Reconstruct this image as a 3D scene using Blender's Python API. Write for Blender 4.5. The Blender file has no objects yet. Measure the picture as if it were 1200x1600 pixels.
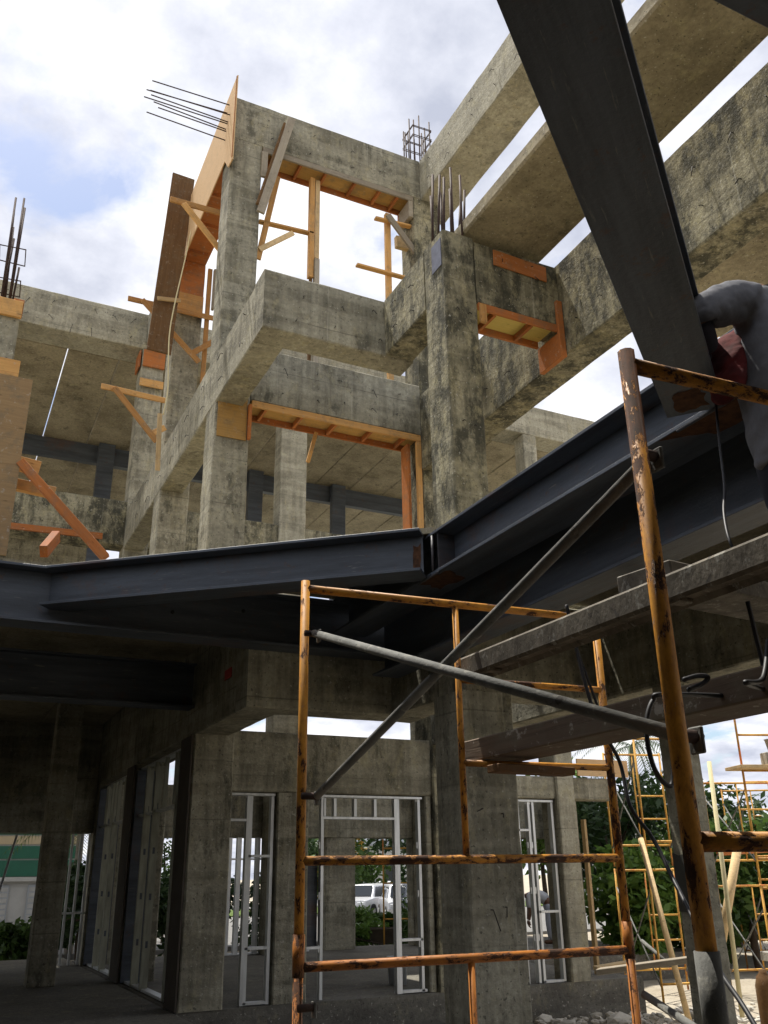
import bpy, bmesh, math, random
from mathutils import Vector, Matrix, noise
random.seed(7)
C = bpy.context.scene.collection
S = bpy.context.scene

# ------------------------------------------------------------------ camera, sky, sun, exposure
FOC = 1400.47                                    # focal length in photo pixels (1200 x 1600)
ROT = ((0.9, 0.1514, 0.4092), (-0.4361, 0.3433, 0.832), (0.0, 0.0, 0.0))
def _unit(v):
    v = Vector(v); return v.normalized()
EX = _unit((3080.0, 518.0, FOC)); EY = _unit((-734.0, 578.0, FOC))
EY = (EY - EX * EX.dot(EY)).normalized(); EZ = EX.cross(EY)
HC = 1.5
def ray(p):
    c = Vector((p[0] - 600.0, p[1] - 800.0, FOC)); return Vector((EX.dot(c), EY.dot(c), EZ.dot(c)))
def on_x(px, py, X): d = ray((px, py)); return Vector((0, 0, HC)) + d * (X / d[0])
def on_y(px, py, Y): d = ray((px, py)); return Vector((0, 0, HC)) + d * (Y / d[1])
def on_z(px, py, Z): d = ray((px, py)); return Vector((0, 0, HC)) + d * ((Z - HC) / d[2])
cam = bpy.data.cameras.new('camera'); cam.sensor_fit = 'VERTICAL'; cam.sensor_height = 36.0
cam.lens = 36.0 * FOC / 1600.0; cam.clip_start = 0.05; cam.clip_end = 2000
camo = bpy.data.objects.new('camera', cam); C.objects.link(camo)
right = Vector((EX[0], EY[0], EZ[0])); down = Vector((EX[1], EY[1], EZ[1])); fwd = Vector((EX[2], EY[2], EZ[2]))
camo.matrix_world = Matrix(((right[0], -down[0], -fwd[0], 0), (right[1], -down[1], -fwd[1], 0),
                            (right[2], -down[2], -fwd[2], HC), (0, 0, 0, 1)))
S.camera = camo
SUN_EL, SUN_AZ = 70.0, -14.0                       # azimuth: degrees from +Y towards +X
w = bpy.data.worlds.new('World'); S.world = w; w.use_nodes = True
nt = w.node_tree; nt.nodes.clear()
def wn(t, **k):
    n = nt.nodes.new(t)
    for a, b in k.items(): setattr(n, a, b)
    return n
sky = wn('ShaderNodeTexSky', sky_type='NISHITA', sun_disc=False, sun_elevation=math.radians(SUN_EL),
         sun_rotation=math.radians(SUN_AZ), dust_density=1.5)
b1 = wn('ShaderNodeBackground'); b1.inputs[1].default_value = 0.13; nt.links.new(sky.outputs[0], b1.inputs[0])
tc = wn('ShaderNodeTexCoord'); sep = wn('ShaderNodeSeparateXYZ'); nt.links.new(tc.outputs['Generated'], sep.inputs[0])
mz = wn('ShaderNodeMath', operation='ADD'); mz.inputs[1].default_value = 0.25; nt.links.new(sep.outputs[2], mz.inputs[0])
mm = wn('ShaderNodeMath', operation='MAXIMUM'); mm.inputs[1].default_value = 0.08; nt.links.new(mz.outputs[0], mm.inputs[0])
dv = []
for i in (0, 1):
    m = wn('ShaderNodeMath', operation='DIVIDE'); nt.links.new(sep.outputs[i], m.inputs[0]); nt.links.new(mm.outputs[0], m.inputs[1]); dv.append(m)
cb = wn('ShaderNodeCombineXYZ'); nt.links.new(dv[0].outputs[0], cb.inputs[0]); nt.links.new(dv[1].outputs[0], cb.inputs[1])
cb.inputs[2].default_value = 5.5
n1 = wn('ShaderNodeTexNoise'); n1.inputs['Scale'].default_value = 3.4; n1.inputs['Detail'].default_value = 9; n1.inputs['Roughness'].default_value = 0.56
n1.inputs['Distortion'].default_value = 0.25
nt.links.new(cb.outputs[0], n1.inputs['Vector'])
r1 = wn('ShaderNodeValToRGB'); r1.color_ramp.elements[0].position = 0.35; r1.color_ramp.elements[1].position = 0.44
nt.links.new(n1.outputs[0], r1.inputs[0])
n2 = wn('ShaderNodeTexNoise'); n2.inputs['Scale'].default_value = 4.2; n2.inputs['Detail'].default_value = 8; n2.inputs['Roughness'].default_value = 0.58
mp = wn('ShaderNodeVectorMath', operation='ADD'); mp.inputs[1].default_value = (5.3, 1.9, 0.4); nt.links.new(cb.outputs[0], mp.inputs[0]); nt.links.new(mp.outputs[0], n2.inputs['Vector'])
r2 = wn('ShaderNodeValToRGB')
r2.color_ramp.elements[0].position = 0.34; r2.color_ramp.elements[0].color = (0.46, 0.49, 0.59, 1)
r2.color_ramp.elements[1].position = 0.66; r2.color_ramp.elements[1].color = (1.0, 1.0, 1.0, 1)
e = r2.color_ramp.elements.new(0.50); e.color = (0.70, 0.72, 0.80, 1)
nt.links.new(n2.outputs[0], r2.inputs[0])
b2 = wn('ShaderNodeBackground'); b2.inputs[1].default_value = 0.97; nt.links.new(r2.outputs[0], b2.inputs[0])
mx = wn('ShaderNodeMixShader'); nt.links.new(r1.outputs[0], mx.inputs[0]); nt.links.new(b1.outputs[0], mx.inputs[1]); nt.links.new(b2.outputs[0], mx.inputs[2])
wo = wn('ShaderNodeOutputWorld'); nt.links.new(mx.outputs[0], wo.inputs[0])
sl = bpy.data.lights.new('sun', 'SUN'); sl.energy = 5.0; sl.angle = math.radians(0.5); sl.color = (1.0, 0.95, 0.86)
so = bpy.data.objects.new('sun', sl); C.objects.link(so)
ce = math.cos(math.radians(SUN_EL))
sd = Vector((math.sin(math.radians(SUN_AZ)) * ce, math.cos(math.radians(SUN_AZ)) * ce, math.sin(math.radians(SUN_EL))))
so.rotation_euler = sd.to_track_quat('Z', 'Y').to_euler()
S.view_settings.view_transform = 'Standard'; S.view_settings.look = 'None'
S.view_settings.exposure = 0.40; S.view_settings.gamma = 1.0
S.cycles.max_bounces = 6; S.cycles.diffuse_bounces = 3; S.cycles.glossy_bounces = 2; S.cycles.use_adaptive_sampling = True; S.cycles.adaptive_threshold = 0.02; S.cycles.transmission_bounces = 2

# ------------------------------------------------------------------ materials
MATS = {}
class NB:
    def __init__(s, name):
        s.m = bpy.data.materials.new(name); s.m.use_nodes = True; s.t = s.m.node_tree
        s.b = s.t.nodes['Principled BSDF']; MATS[name] = s.m
    def n(s, t, **k):
        q = s.t.nodes.new(t)
        for a, b in k.items(): setattr(q, a, b)
        return q
    def l(s, a, b): s.t.links.new(a, b)
    def noise(s, vec, scale, detail=5, rough=0.55, dist=0.0):
        q = s.n('ShaderNodeTexNoise'); q.inputs['Scale'].default_value = scale; q.inputs['Detail'].default_value = detail
        q.inputs['Roughness'].default_value = rough; q.inputs['Distortion'].default_value = dist
        s.l(vec, q.inputs['Vector']); return q.outputs[0]
    def ramp(s, fac, a, b, ca=(0, 0, 0, 1), cb=(1, 1, 1, 1)):
        q = s.n('ShaderNodeValToRGB'); e = q.color_ramp.elements
        e[0].position = a; e[1].position = b; e[0].color = ca; e[1].color = cb
        s.l(fac, q.inputs[0]); return q.outputs[0]
    def mix(s, fac, a, b, mode='MIX'):
        q = s.n('ShaderNodeMix', data_type='RGBA', blend_type=mode)
        for sock, v in ((q.inputs[0], fac), (q.inputs[6], a), (q.inputs[7], b)):
            if hasattr(v, 'links'): s.l(v, sock)
            elif isinstance(v, (int, float)): sock.default_value = v
            else: sock.default_value = (*v, 1)
        return q.outputs[2]
    def mul(s, a, k):
        q = s.n('ShaderNodeMath', operation='MULTIPLY'); s.l(a, q.inputs[0])
        if hasattr(k, 'links'): s.l(k, q.inputs[1])
        else: q.inputs[1].default_value = k
        return q.outputs[0]
    def vec(s, kind, scale):
        if kind == 'world': v = s.n('ShaderNodeNewGeometry').outputs['Position']
        else: v = s.n('ShaderNodeTexCoord').outputs['Object']
        q = s.n('ShaderNodeMapping'); q.inputs['Scale'].default_value = scale; s.l(v, q.inputs[0])
        oi = s.n('ShaderNodeObjectInfo')
        a = s.n('ShaderNodeVectorMath', operation='SCALE'); a.inputs['Scale'].default_value = 37.0
        cc = s.n('ShaderNodeCombineXYZ')
        for i in range(3): s.l(oi.outputs['Random'], cc.inputs[i])
        s.l(cc.outputs[0], a.inputs[0])
        b = s.n('ShaderNodeVectorMath', operation='ADD'); s.l(q.outputs[0], b.inputs[0]); s.l(a.outputs[0], b.inputs[1])
        return b.outputs[0]
    def rnd(s): return s.n('ShaderNodeObjectInfo').outputs['Random']
    def bump(s, h, dist, strength=1.0):
        q = s.n('ShaderNodeBump'); q.inputs['Distance'].default_value = dist; q.inputs['Strength'].default_value = strength
        s.l(h, q.inputs['Height']); s.l(q.outputs[0], s.b.inputs['Normal'])
    def done(s, col, rough=0.8, metal=0.0, spec=None):
        if hasattr(col, 'links'): s.l(col, s.b.inputs['Base Color'])
        else: s.b.inputs['Base Color'].default_value = (*col, 1)
        if hasattr(rough, 'links'): s.l(rough, s.b.inputs['Roughness'])
        else: s.b.inputs['Roughness'].default_value = rough
        s.b.inputs['Metallic'].default_value = metal
        if spec is not None: s.b.inputs['Specular IOR Level'].default_value = spec
        return s.m

def concrete(name, dark, light, mould, lime, streak=0.35, seams=0.5):
    k = NB(name)
    v = k.vec('world', (1, 1, 1)); vs = k.vec('world', (8, 8, 0.6)); vh = k.vec('world', (0.6, 0.6, 5.0)); vm = k.vec('world', (1.5, 1.5, 0.8))
    big = k.noise(v, 1.3, 5, 0.65); fine = k.noise(v, 17, 4, 0.68)
    c = k.mix(k.ramp(big, 0.34, 0.64), dark, light)
    c = k.mix(k.mul(k.ramp(k.noise(vs, 1.0, 4, 0.65), 0.42, 0.66), streak), c, tuple(x * 0.38 for x in dark))
    c = k.mix(k.mul(k.ramp(k.noise(vh, 1.0, 2, 0.5), 0.47, 0.58), 0.3), c, tuple(min(1, x * 1.35) for x in light))
    md = k.mul(k.ramp(k.noise(vm, 2.1, 7, 0.74, 0.1), 0.61 - mould * 0.17, 0.69 - mould * 0.13), min(0.9, 0.35 + mould * 0.8))
    c = k.mix(md, c, (0.045, 0.045, 0.034))
    gr = k.mul(k.ramp(k.noise(vm, 3.3, 6, 0.74, 0.1), 0.56 - lime * 0.08, 0.66), min(0.7, 0.2 + lime))
    c = k.mix(gr, c, (0.47, 0.42, 0.25))
    sp = k.noise(v, 26, 2, 0.5)
    c = k.mix(k.mul(k.ramp(sp, 0.66, 0.72), 0.6), c, (0.60, 0.58, 0.50))
    po = k.ramp(sp, 0.30, 0.34, (1, 1, 1, 1), (0, 0, 0, 1))
    c = k.mix(k.mul(po, 0.7), c, (0.05, 0.048, 0.04))
    c = k.mix(k.mul(k.ramp(fine, 0.36, 0.70), 0.45), c, tuple(x * 0.5 for x in dark))
    # joints left by the shutter boards: thin lines along the pour
    if seams:
        sx = k.n('ShaderNodeSeparateXYZ'); k.l(k.n('ShaderNodeNewGeometry').outputs['Position'], sx.inputs[0])
        wob = k.mul(big, 0.06)
        def line(val, per, wdt):
            a = k.n('ShaderNodeMath', operation='ADD'); k.l(val, a.inputs[0]); k.l(wob, a.inputs[1])
            a2 = k.n('ShaderNodeMath', operation='ADD'); k.l(a.outputs[0], a2.inputs[0]); k.l(k.mul(k.rnd(), per), a2.inputs[1])
            d_ = k.n('ShaderNodeMath', operation='PINGPONG'); d_.inputs[1].default_value = per / 2; k.l(a2.outputs[0], d_.inputs[0])
            return k.ramp(d_.outputs[0], wdt * 0.4, wdt, (1, 1, 1, 1), (0, 0, 0, 1))
        br = k.ramp(big, 0.40, 0.58)
        c = k.mix(k.mul(k.mul(line(sx.outputs[2], 0.74, 0.011), br), seams), c, tuple(x * 0.35 for x in dark))
        sxy = k.n('ShaderNodeMath', operation='ADD'); k.l(sx.outputs[0], sxy.inputs[0]); k.l(sx.outputs[1], sxy.inputs[1])
        c = k.mix(k.mul(k.mul(line(sxy.outputs[0], 1.31, 0.010), br), seams * 0.8), c, (0.50, 0.48, 0.40))
    k.bump(fine, 0.016, 0.9)
    return k.done(c, 0.9, 0, 0.25)
concrete('concrete', (0.220, 0.204, 0.150), (0.435, 0.410, 0.315), 0.36, 0.25, 0.6)
concrete('concrete_stained', (0.19, 0.174, 0.115), (0.42, 0.385, 0.265), 0.95, 0.6, 0.8)
concrete('concrete_pale', (0.275, 0.256, 0.190), (0.48, 0.452, 0.350), 0.2, 0.3, 0.45)
concrete('concrete_soffit', (0.22, 0.187, 0.122), (0.42, 0.365, 0.25), 0.26, 0.3, 0.15, 0)
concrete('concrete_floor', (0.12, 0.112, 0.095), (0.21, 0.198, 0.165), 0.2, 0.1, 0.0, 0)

def steel(name, base, rust):
    k = NB(name); v = k.vec('obj', (1, 1, 1)); vs = k.vec('obj', (0.5, 5, 5))
    c = k.mix(k.ramp(k.noise(vs, 1.6, 6, 0.68), 0.32, 0.68), tuple(x * 0.6 for x in base), tuple(x * 1.45 for x in base))
    c = k.mix(k.mul(k.ramp(k.noise(v, 0.9, 6, 0.72), 0.63 - rust * 0.12, 0.74), 0.75), c, (0.13, 0.055, 0.024))
    c = k.mix(k.mul(k.ramp(k.noise(v, 6, 6, 0.75), 0.62 - rust * 0.06, 0.66), 0.55), c, (0.10, 0.045, 0.022))
    c = k.mix(k.mul(k.ramp(k.noise(vs, 9, 4, 0.6), 0.64, 0.70), 0.5), c, (0.21, 0.205, 0.18))
    k.bump(k.noise(v, 30, 4, 0.65), 0.004, 0.7)
    return k.done(c, 0.5, 0.0, 0.5)
steel('primed_steel', (0.062, 0.073, 0.090), 0.5)
steel('primed_steel_rusty', (0.055, 0.055, 0.06), 0.9)

def chipped(name, paint, chip, amount, scale=26):
    k = NB(name); v = k.vec('obj', (1, 1, 0.45))
    big = k.noise(v, 2.5, 3, 0.5); f = k.noise(v, scale, 8, 0.75, 0.2); f2 = k.noise(v, scale * 2.6, 4, 0.7)
    s_ = k.n('ShaderNodeMath', operation='ADD'); k.l(k.mul(big, 0.34), s_.inputs[0]); k.l(k.mul(f, 0.66), s_.inputs[1])
    m = k.ramp(s_.outputs[0], 0.575 - amount * 0.09, 0.60 - amount * 0.09)
    halo = k.ramp(s_.outputs[0], 0.52 - amount * 0.09, 0.60 - amount * 0.09)
    tc_ = k.n('ShaderNodeTexCoord'); sx = k.n('ShaderNodeSeparateXYZ'); k.l(tc_.outputs['Object'], sx.inputs[0])
    endr = k.mul(k.ramp(sx.outputs[2], 0.0, 0.09, (1, 1, 1, 1), (0, 0, 0, 1)), k.ramp(f, 0.3, 0.5))
    c = k.mix(k.ramp(k.noise(v, 7, 5, 0.6), 0.3, 0.7), tuple(x * 0.70 for x in paint), tuple(min(1, x * 1.08) for x in paint))
    c = k.mix(k.mul(k.ramp(f2, 0.45, 0.70), 0.5), c, (paint[0] * 0.45, paint[1] * 0.33, paint[2] * 0.4))
    c = k.mix(k.mul(halo, 0.6), c, (0.26, 0.085, 0.02))
    c = k.mix(m, c, k.mix(k.ramp(f2, 0.35, 0.65), chip, (chip[0] * 2.4, chip[1] * 1.9, chip[2] * 1.6)))
    c = k.mix(k.mul(endr, 0.85), c, chip)
    c = k.mix(k.mul(k.ramp(f2, 0.66, 0.70), 0.5), c, (0.42, 0.39, 0.33))
    inv = k.n('ShaderNodeMath', operation='SUBTRACT'); inv.inputs[0].default_value = 1.0; k.l(m, inv.inputs[1])
    k.bump(inv.outputs[0], 0.0015, 0.8)
    return k.done(c, k.ramp(m, 0, 1, (0.55, 0.55, 0.55, 1), (0.92, 0.92, 0.92, 1)), 0.0, 0.35)
chipped('scaffold_paint', (0.68, 0.31, 0.04), (0.04, 0.022, 0.014), 0.50)
chipped('scaffold_paint_rusty', (0.54, 0.20, 0.035), (0.045, 0.025, 0.015), 0.68)
chipped('far_scaffold_paint', (0.82, 0.46, 0.09), (0.36, 0.14, 0.05), 0.1, 12)

def galv(name, a, b):
    k = NB(name); v = k.vec('obj', (1, 1, 0.6))
    c = k.mix(k.ramp(k.noise(v, 9, 7, 0.65), 0.3, 0.7), a, b)
    c = k.mix(k.mul(k.ramp(k.noise(v, 22, 6, 0.7), 0.57, 0.64), 0.75), c, (0.30, 0.29, 0.25))
    c = k.mix(k.mul(k.ramp(k.noise(v, 15, 6, 0.7, 0.5), 0.60, 0.66), 0.8), c, (0.05, 0.045, 0.04))
    k.bump(k.noise(v, 40, 5, 0.65), 0.004, 0.8)
    return k.done(c, 0.85, 0.0, 0.3)
galv('galvanised_tube', (0.085, 0.086, 0.08), (0.21, 0.21, 0.195))
galv('galvanised_plank', (0.055, 0.046, 0.034), (0.20, 0.175, 0.135))
k = NB('zinc_stud'); v = k.vec('obj', (6, 6, 1.2))
k.bump(k.noise(v, 8, 3), 0.001, 0.4)
k.done(k.mix(k.ramp(k.noise(v, 2.5, 4), 0.3, 0.7), (0.50, 0.51, 0.50), (0.68, 0.69, 0.68)), 0.42, 0.6)

def wood(name, a, b, dirt=0.3):
    k = NB(name); v = k.vec('obj', (0.7, 14, 14)); vn = k.vec('obj', (1, 1, 1))
    g = k.noise(v, 2.2, 6, 0.6, 0.8)
    c = k.mix(k.ramp(g, 0.3, 0.72), a, b)
    c = k.mix(0.5, c, k.mix(k.rnd(), tuple(x * 0.7 for x in a), tuple(min(1, x * 1.2) for x in b)))
    kn = k.n('ShaderNodeTexVoronoi'); kn.inputs['Scale'].default_value = 3.2; k.l(k.vec('obj', (1, 3, 3)), kn.inputs['Vector'])
    c = k.mix(k.mul(k.ramp(kn.outputs[0], 0.05, 0.12, (1, 1, 1, 1), (0, 0, 0, 1)), 0.6), c, tuple(x * 0.35 for x in a))
    c = k.mix(k.mul(k.ramp(k.noise(vn, 5, 8, 0.7), 0.50, 0.66), dirt), c, (0.16, 0.14, 0.10))
    c = k.mix(k.mul(k.ramp(k.noise(vn, 14, 5, 0.7), 0.60, 0.66), dirt * 0.8), c, (0.45, 0.42, 0.36))
    k.bump(g, 0.005, 0.7)
    return k.done(c, 0.8, 0, 0.25)
wood('lumber', (0.40, 0.18, 0.055), (0.68, 0.40, 0.145), 0.4)
wood('lumber_pale', (0.46, 0.30, 0.14), (0.72, 0.54, 0.30), 0.4)
wood('lumber_red', (0.29, 0.09, 0.026), (0.52, 0.19, 0.055), 0.45)
wood('lumber_grey', (0.26, 0.22, 0.165), (0.42, 0.37, 0.29), 0.45)
wood('plank_brown', (0.13, 0.065, 0.025), (0.24, 0.135, 0.055), 0.3)
wood('plank_rusty', (0.10, 0.072, 0.052), (0.25, 0.19, 0.135), 0.8)
wood('plywood', (0.58, 0.37, 0.18), (0.72, 0.50, 0.28), 0.12)
wood('plywood_ochre', (0.36, 0.20, 0.06), (0.56, 0.34, 0.11), 0.5)
wood('plywood_yellow', (0.55, 0.42, 0.10), (0.68, 0.54, 0.17), 0.2)
wood('plywood_worn', (0.28, 0.18, 0.09), (0.42, 0.29, 0.15), 0.6)
def plain(name, col, rough=0.7, metal=0.0, var=0.2, sc=6.0, bump=0.002):
    k = NB(name); v = k.vec('obj', (1, 1, 1)); n_ = k.noise(v, sc, 6, 0.6)
    c = k.mix(k.ramp(n_, 0.3, 0.7), tuple(x * (1 - var) for x in col), tuple(min(1, x * (1 + var)) for x in col))
    if bump: k.bump(k.noise(v, sc * 5, 4, 0.6), bump, 0.6)
    return k.done(c, rough, metal)
plain('concrete_dark', (0.075, 0.072, 0.06), 0.9, 0, 0.2, 8)
plain('rebar_steel', (0.055, 0.032, 0.024), 0.75, 0.3, 0.35, 20)
plain('tie_wire', (0.03, 0.024, 0.02), 0.7, 0.3)
plain('black_rubber', (0.012, 0.012, 0.013), 0.55, 0, 0.2, 10, 0)
plain('shirt_grey', (0.15, 0.15, 0.16), 1.0, 0, 0.10, 60, 0.0008)
plain('trouser_navy', (0.016, 0.018, 0.028), 0.95, 0, 0.2, 9, 0.004)
plain('apron_red', (0.09, 0.008, 0.007), 0.95, 0, 0.5, 14, 0.003)
plain('glove_dark', (0.045, 0.042, 0.055), 0.85, 0, 0.2, 12, 0.003)
plain('skin', (0.17, 0.085, 0.05), 0.55, 0, 0.1, 8, 0)
plain('hair_black', (0.012, 0.010, 0.010), 0.7, 0, 0.2, 30, 0.002)
plain('shirt_white', (0.62, 0.63, 0.66), 0.9, 0, 0.06, 6, 0.003)
plain('trouser_pale', (0.46, 0.49, 0.56), 0.9, 0, 0.1, 6, 0.003)
plain('boot_brown', (0.14, 0.07, 0.035), 0.7, 0, 0.2, 10, 0)
plain('bucket_white', (0.62, 0.66, 0.72), 0.45, 0, 0.05, 4, 0)
plain('block_grey', (0.34, 0.32, 0.28), 0.95, 0, 0.2, 14, 0.006)
plain('rubble', (0.48, 0.45, 0.385), 0.95, 0, 0.25, 5, 0.01)
plain('bark', (0.09, 0.065, 0.045), 0.9, 0, 0.35, 8, 0.02)
plain('palm_trunk', (0.22, 0.19, 0.15), 0.9, 0, 0.3, 6, 0.02)
plain('car_silver', (0.62, 0.63, 0.65), 0.25, 0.35, 0.03, 2, 0)
plain('car_white', (0.75, 0.75, 0.74), 0.25, 0.0, 0.02, 2, 0)
plain('car_dark', (0.03, 0.035, 0.05), 0.25, 0.2, 0.05, 2, 0)
plain('tyre', (0.012, 0.012, 0.012), 0.8, 0, 0.1, 8, 0)
plain('car_glass', (0.015, 0.02, 0.025), 0.06, 0, 0.0, 2, 0)
plain('headlamp_glass', (0.7, 0.72, 0.74), 0.1, 0, 0.0, 2, 0)
plain('wall_white', (0.5, 0.49, 0.46), 0.85, 0, 0.06, 2, 0.003)
plain('paint_green', (0.022, 0.13, 0.08), 0.6, 0, 0.1, 3, 0)
plain('paint_cream', (0.52, 0.42, 0.27), 0.7, 0, 0.1, 3, 0)
plain('bounce_cut_soil', (0.075, 0.068, 0.056), 0.9, 0, 0.3, 3, 0.01)
plain('asphalt', (0.17, 0.165, 0.155), 0.95, 0, 0.15, 3, 0.005)
plain('wall_grey', (0.42, 0.44, 0.46), 0.85, 0, 0.08, 2, 0.003)
plain('red_paint', (0.42, 0.02, 0.012), 0.6, 0, 0.2, 20, 0)
plain('blue_film', (0.012, 0.02, 0.13), 0.5, 0, 0.3, 5, 0)
plain('blue_grey_paint', (0.13, 0.14, 0.19), 0.7, 0, 0.2, 12, 0)
plain('strap_cream', (0.66, 0.58, 0.34), 0.8, 0, 0.1, 12, 0)
plain('dark_pole', (0.08, 0.065, 0.05), 0.9, 0, 0.2, 6, 0)
k = NB('ground_dirt'); v = k.vec('world', (1, 1, 1))
c = k.mix(k.ramp(k.noise(v, 0.5, 8, 0.6), 0.3, 0.7), (0.34, 0.295, 0.225), (0.48, 0.435, 0.35))
c = k.mix(k.mul(k.ramp(k.noise(v, 7, 8, 0.7), 0.5, 0.68), 0.6), c, (0.24, 0.20, 0.15))
k.bump(k.noise(v, 9, 8, 0.7), 0.06, 0.8); k.done(c, 0.97, 0, 0.15)
k = NB('grass'); v = k.vec('world', (1, 1, 1))
k.bump(k.noise(v, 20, 6, 0.7), 0.05)
k.done(k.mix(k.ramp(k.noise(v, 3, 8, 0.7), 0.3, 0.7), (0.05, 0.09, 0.02), (0.14, 0.19, 0.05)), 0.95, 0, 0.15)
def leafmat(name, a, b):
    k = NB(name); v = k.vec('world', (1, 1, 1))
    c = k.mix(k.ramp(k.noise(v, 1.6, 4, 0.6), 0.3, 0.7), a, b)
    k.b.inputs['Subsurface Weight'].default_value = 0.0
    m = k.done(c, 0.5, 0, 0.35)
    tr = k.n('ShaderNodeBsdfTranslucent'); k.l(c, tr.inputs[0])
    mxs = k.n('ShaderNodeMixShader'); mxs.inputs[0].default_value = 0.35
    out = k.t.nodes['Material Output']; k.l(k.b.outputs[0], mxs.inputs[1]); k.l(tr.outputs[0], mxs.inputs[2]); k.l(mxs.outputs[0], out.inputs[0])
leafmat('leaf_mid', (0.045, 0.085, 0.02), (0.11, 0.19, 0.04))
leafmat('leaf_dark', (0.022, 0.045, 0.014), (0.055, 0.10, 0.03))
leafmat('leaf_bright', (0.08, 0.16, 0.025), (0.17, 0.28, 0.06))
leafmat('leaf_flower', (0.28, 0.15, 0.02), (0.45, 0.26, 0.03))
leafmat('leaf_palm', (0.08, 0.12, 0.03), (0.2, 0.22, 0.07))
M = MATS

# ------------------------------------------------------------------ builders
def link(name, me, mat, parent=None, loc=(0, 0, 0), smooth=False):
    o = bpy.data.objects.new(name, me); C.objects.link(o)
    if mat is not None: me.materials.append(M[mat] if isinstance(mat, str) else mat)
    o.location = loc
    if parent: o.parent = parent
    if smooth:
        for p in me.polygons: p.use_smooth = True
    return o
def mesh(name, vs, fs):
    me = bpy.data.meshes.new(name); me.from_pydata([tuple(v) for v in vs], [], fs); me.update(); return me
def thing(name, label, cat, loc=(0, 0, 0), group=None):
    o = bpy.data.objects.new(name, None); C.objects.link(o); o.empty_display_size = 0.1
    o.location = loc; o['label'] = label; o['category'] = cat
    if group: o['group'] = group
    bpy.context.view_layer.update() if False else None
    THING_LOC[o.name] = Vector(loc)
    return o
THING_LOC = {}
def off(parent):
    """world offset of a parent chain made of untilted empties / meshes"""
    p = Vector((0, 0, 0))
    while parent is not None:
        p += parent.location; parent = parent.parent
    return p
def tag(o, label, cat, group=None):
    o['label'] = label; o['category'] = cat
    if group: o['group'] = group
    return o
def struct(o): o['kind'] = 'structure'; return o

def cbox(name, x0, x1, y0, y1, z0, z1, mat, parent=None, bev=0.018, rough=0.007, step=0.22):
    """cast concrete member: bevelled box swept along its longest side, edges slightly uneven"""
    d = (x1 - x0, y1 - y0, z1 - z0); ax = max(range(3), key=lambda i: d[i]); o1, o2 = [(1, 2), (2, 0), (0, 1)][ax]
    L, A, B = d[ax], d[o1], d[o2]; n = max(2, min(90, int(L / step)))
    bev = min(bev, A * 0.2, B * 0.2)
    sec = [(-A / 2 + bev, -B / 2), (A / 2 - bev, -B / 2), (A / 2, -B / 2 + bev), (A / 2, B / 2 - bev),
           (A / 2 - bev, B / 2), (-A / 2 + bev, B / 2), (-A / 2, B / 2 - bev), (-A / 2, -B / 2 + bev)]
    vs, fs = [], []; rr = random.Random(hash((round(x0, 2), round(y0, 2), round(z0, 2), round(z1, 2))) & 0xffff)
    for i in range(n + 1):
        t = -L / 2 + L * i / n; end = i in (0, n)
        for (a, b) in sec:
            j = 0.0 if end else rough
            p = [0, 0, 0]; p[ax] = t; p[o1] = a + rr.uniform(-j, j * 0.3) * (1 if a > 0 else -1); p[o2] = b + rr.uniform(-j, j * 0.3) * (1 if b > 0 else -1)
            vs.append(p)
    for i in range(n):
        for q in range(8):
            fs.append((i * 8 + q, i * 8 + (q + 1) % 8, (i + 1) * 8 + (q + 1) % 8, (i + 1) * 8 + q))
    fs.append(tuple(reversed(range(8)))); fs.append(tuple(n * 8 + q for q in range(8)))
    cen = Vector(((x0 + x1) / 2, (y0 + y1) / 2, (z0 + z1) / 2))
    return link(name, mesh(name, vs, fs), mat, parent, cen - off(parent))

_unitbox = {}
def bevbox(sx, sy, sz, bev):
    vs = []; b = min(bev, sx * .3, sy * .3, sz * .3)
    bm = bmesh.new(); bmesh.ops.create_cube(bm, size=1.0)
    for v in bm.verts: v.co = Vector((v.co.x * sx, v.co.y * sy, v.co.z * sz))
    if b > 0: bmesh.ops.bevel(bm, geom=list(bm.edges), offset=b, segments=1, affect='EDGES')
    me = bpy.data.meshes.new('box'); bm.to_mesh(me); bm.free(); return me
def frame_of(p0, p1, up=(0, 0, 1)):
    x = (Vector(p1) - Vector(p0)).normalized(); u = Vector(up)
    if abs(x.dot(u)) > 0.98: u = Vector((0, 1, 0))
    y = u.cross(x).normalized(); z = x.cross(y)
    return Matrix((x, y, z)).transposed()
def board(name, p0, p1, wd, th, mat, parent=None, up=(0, 0, 1), bev=0.004):
    """timber or bar from p0 to p1: local x along it, wd along local y, th along local z(up)"""
    p0, p1 = Vector(p0), Vector(p1); L = (p1 - p0).length
    o = link(name, bevbox(L, wd, th, bev), mat, parent)
    R = frame_of(p0, p1, up).to_4x4(); R.translation = (p0 + p1) / 2 - off(parent); o.matrix_basis = R
    return o
def bx(name, x0, x1, y0, y1, z0, z1, mat, parent=None, bev=0.004):
    cen = Vector(((x0 + x1) / 2, (y0 + y1) / 2, (z0 + z1) / 2))
    return link(name, bevbox(x1 - x0, y1 - y0, z1 - z0, bev), mat, parent, cen - off(parent))
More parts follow.
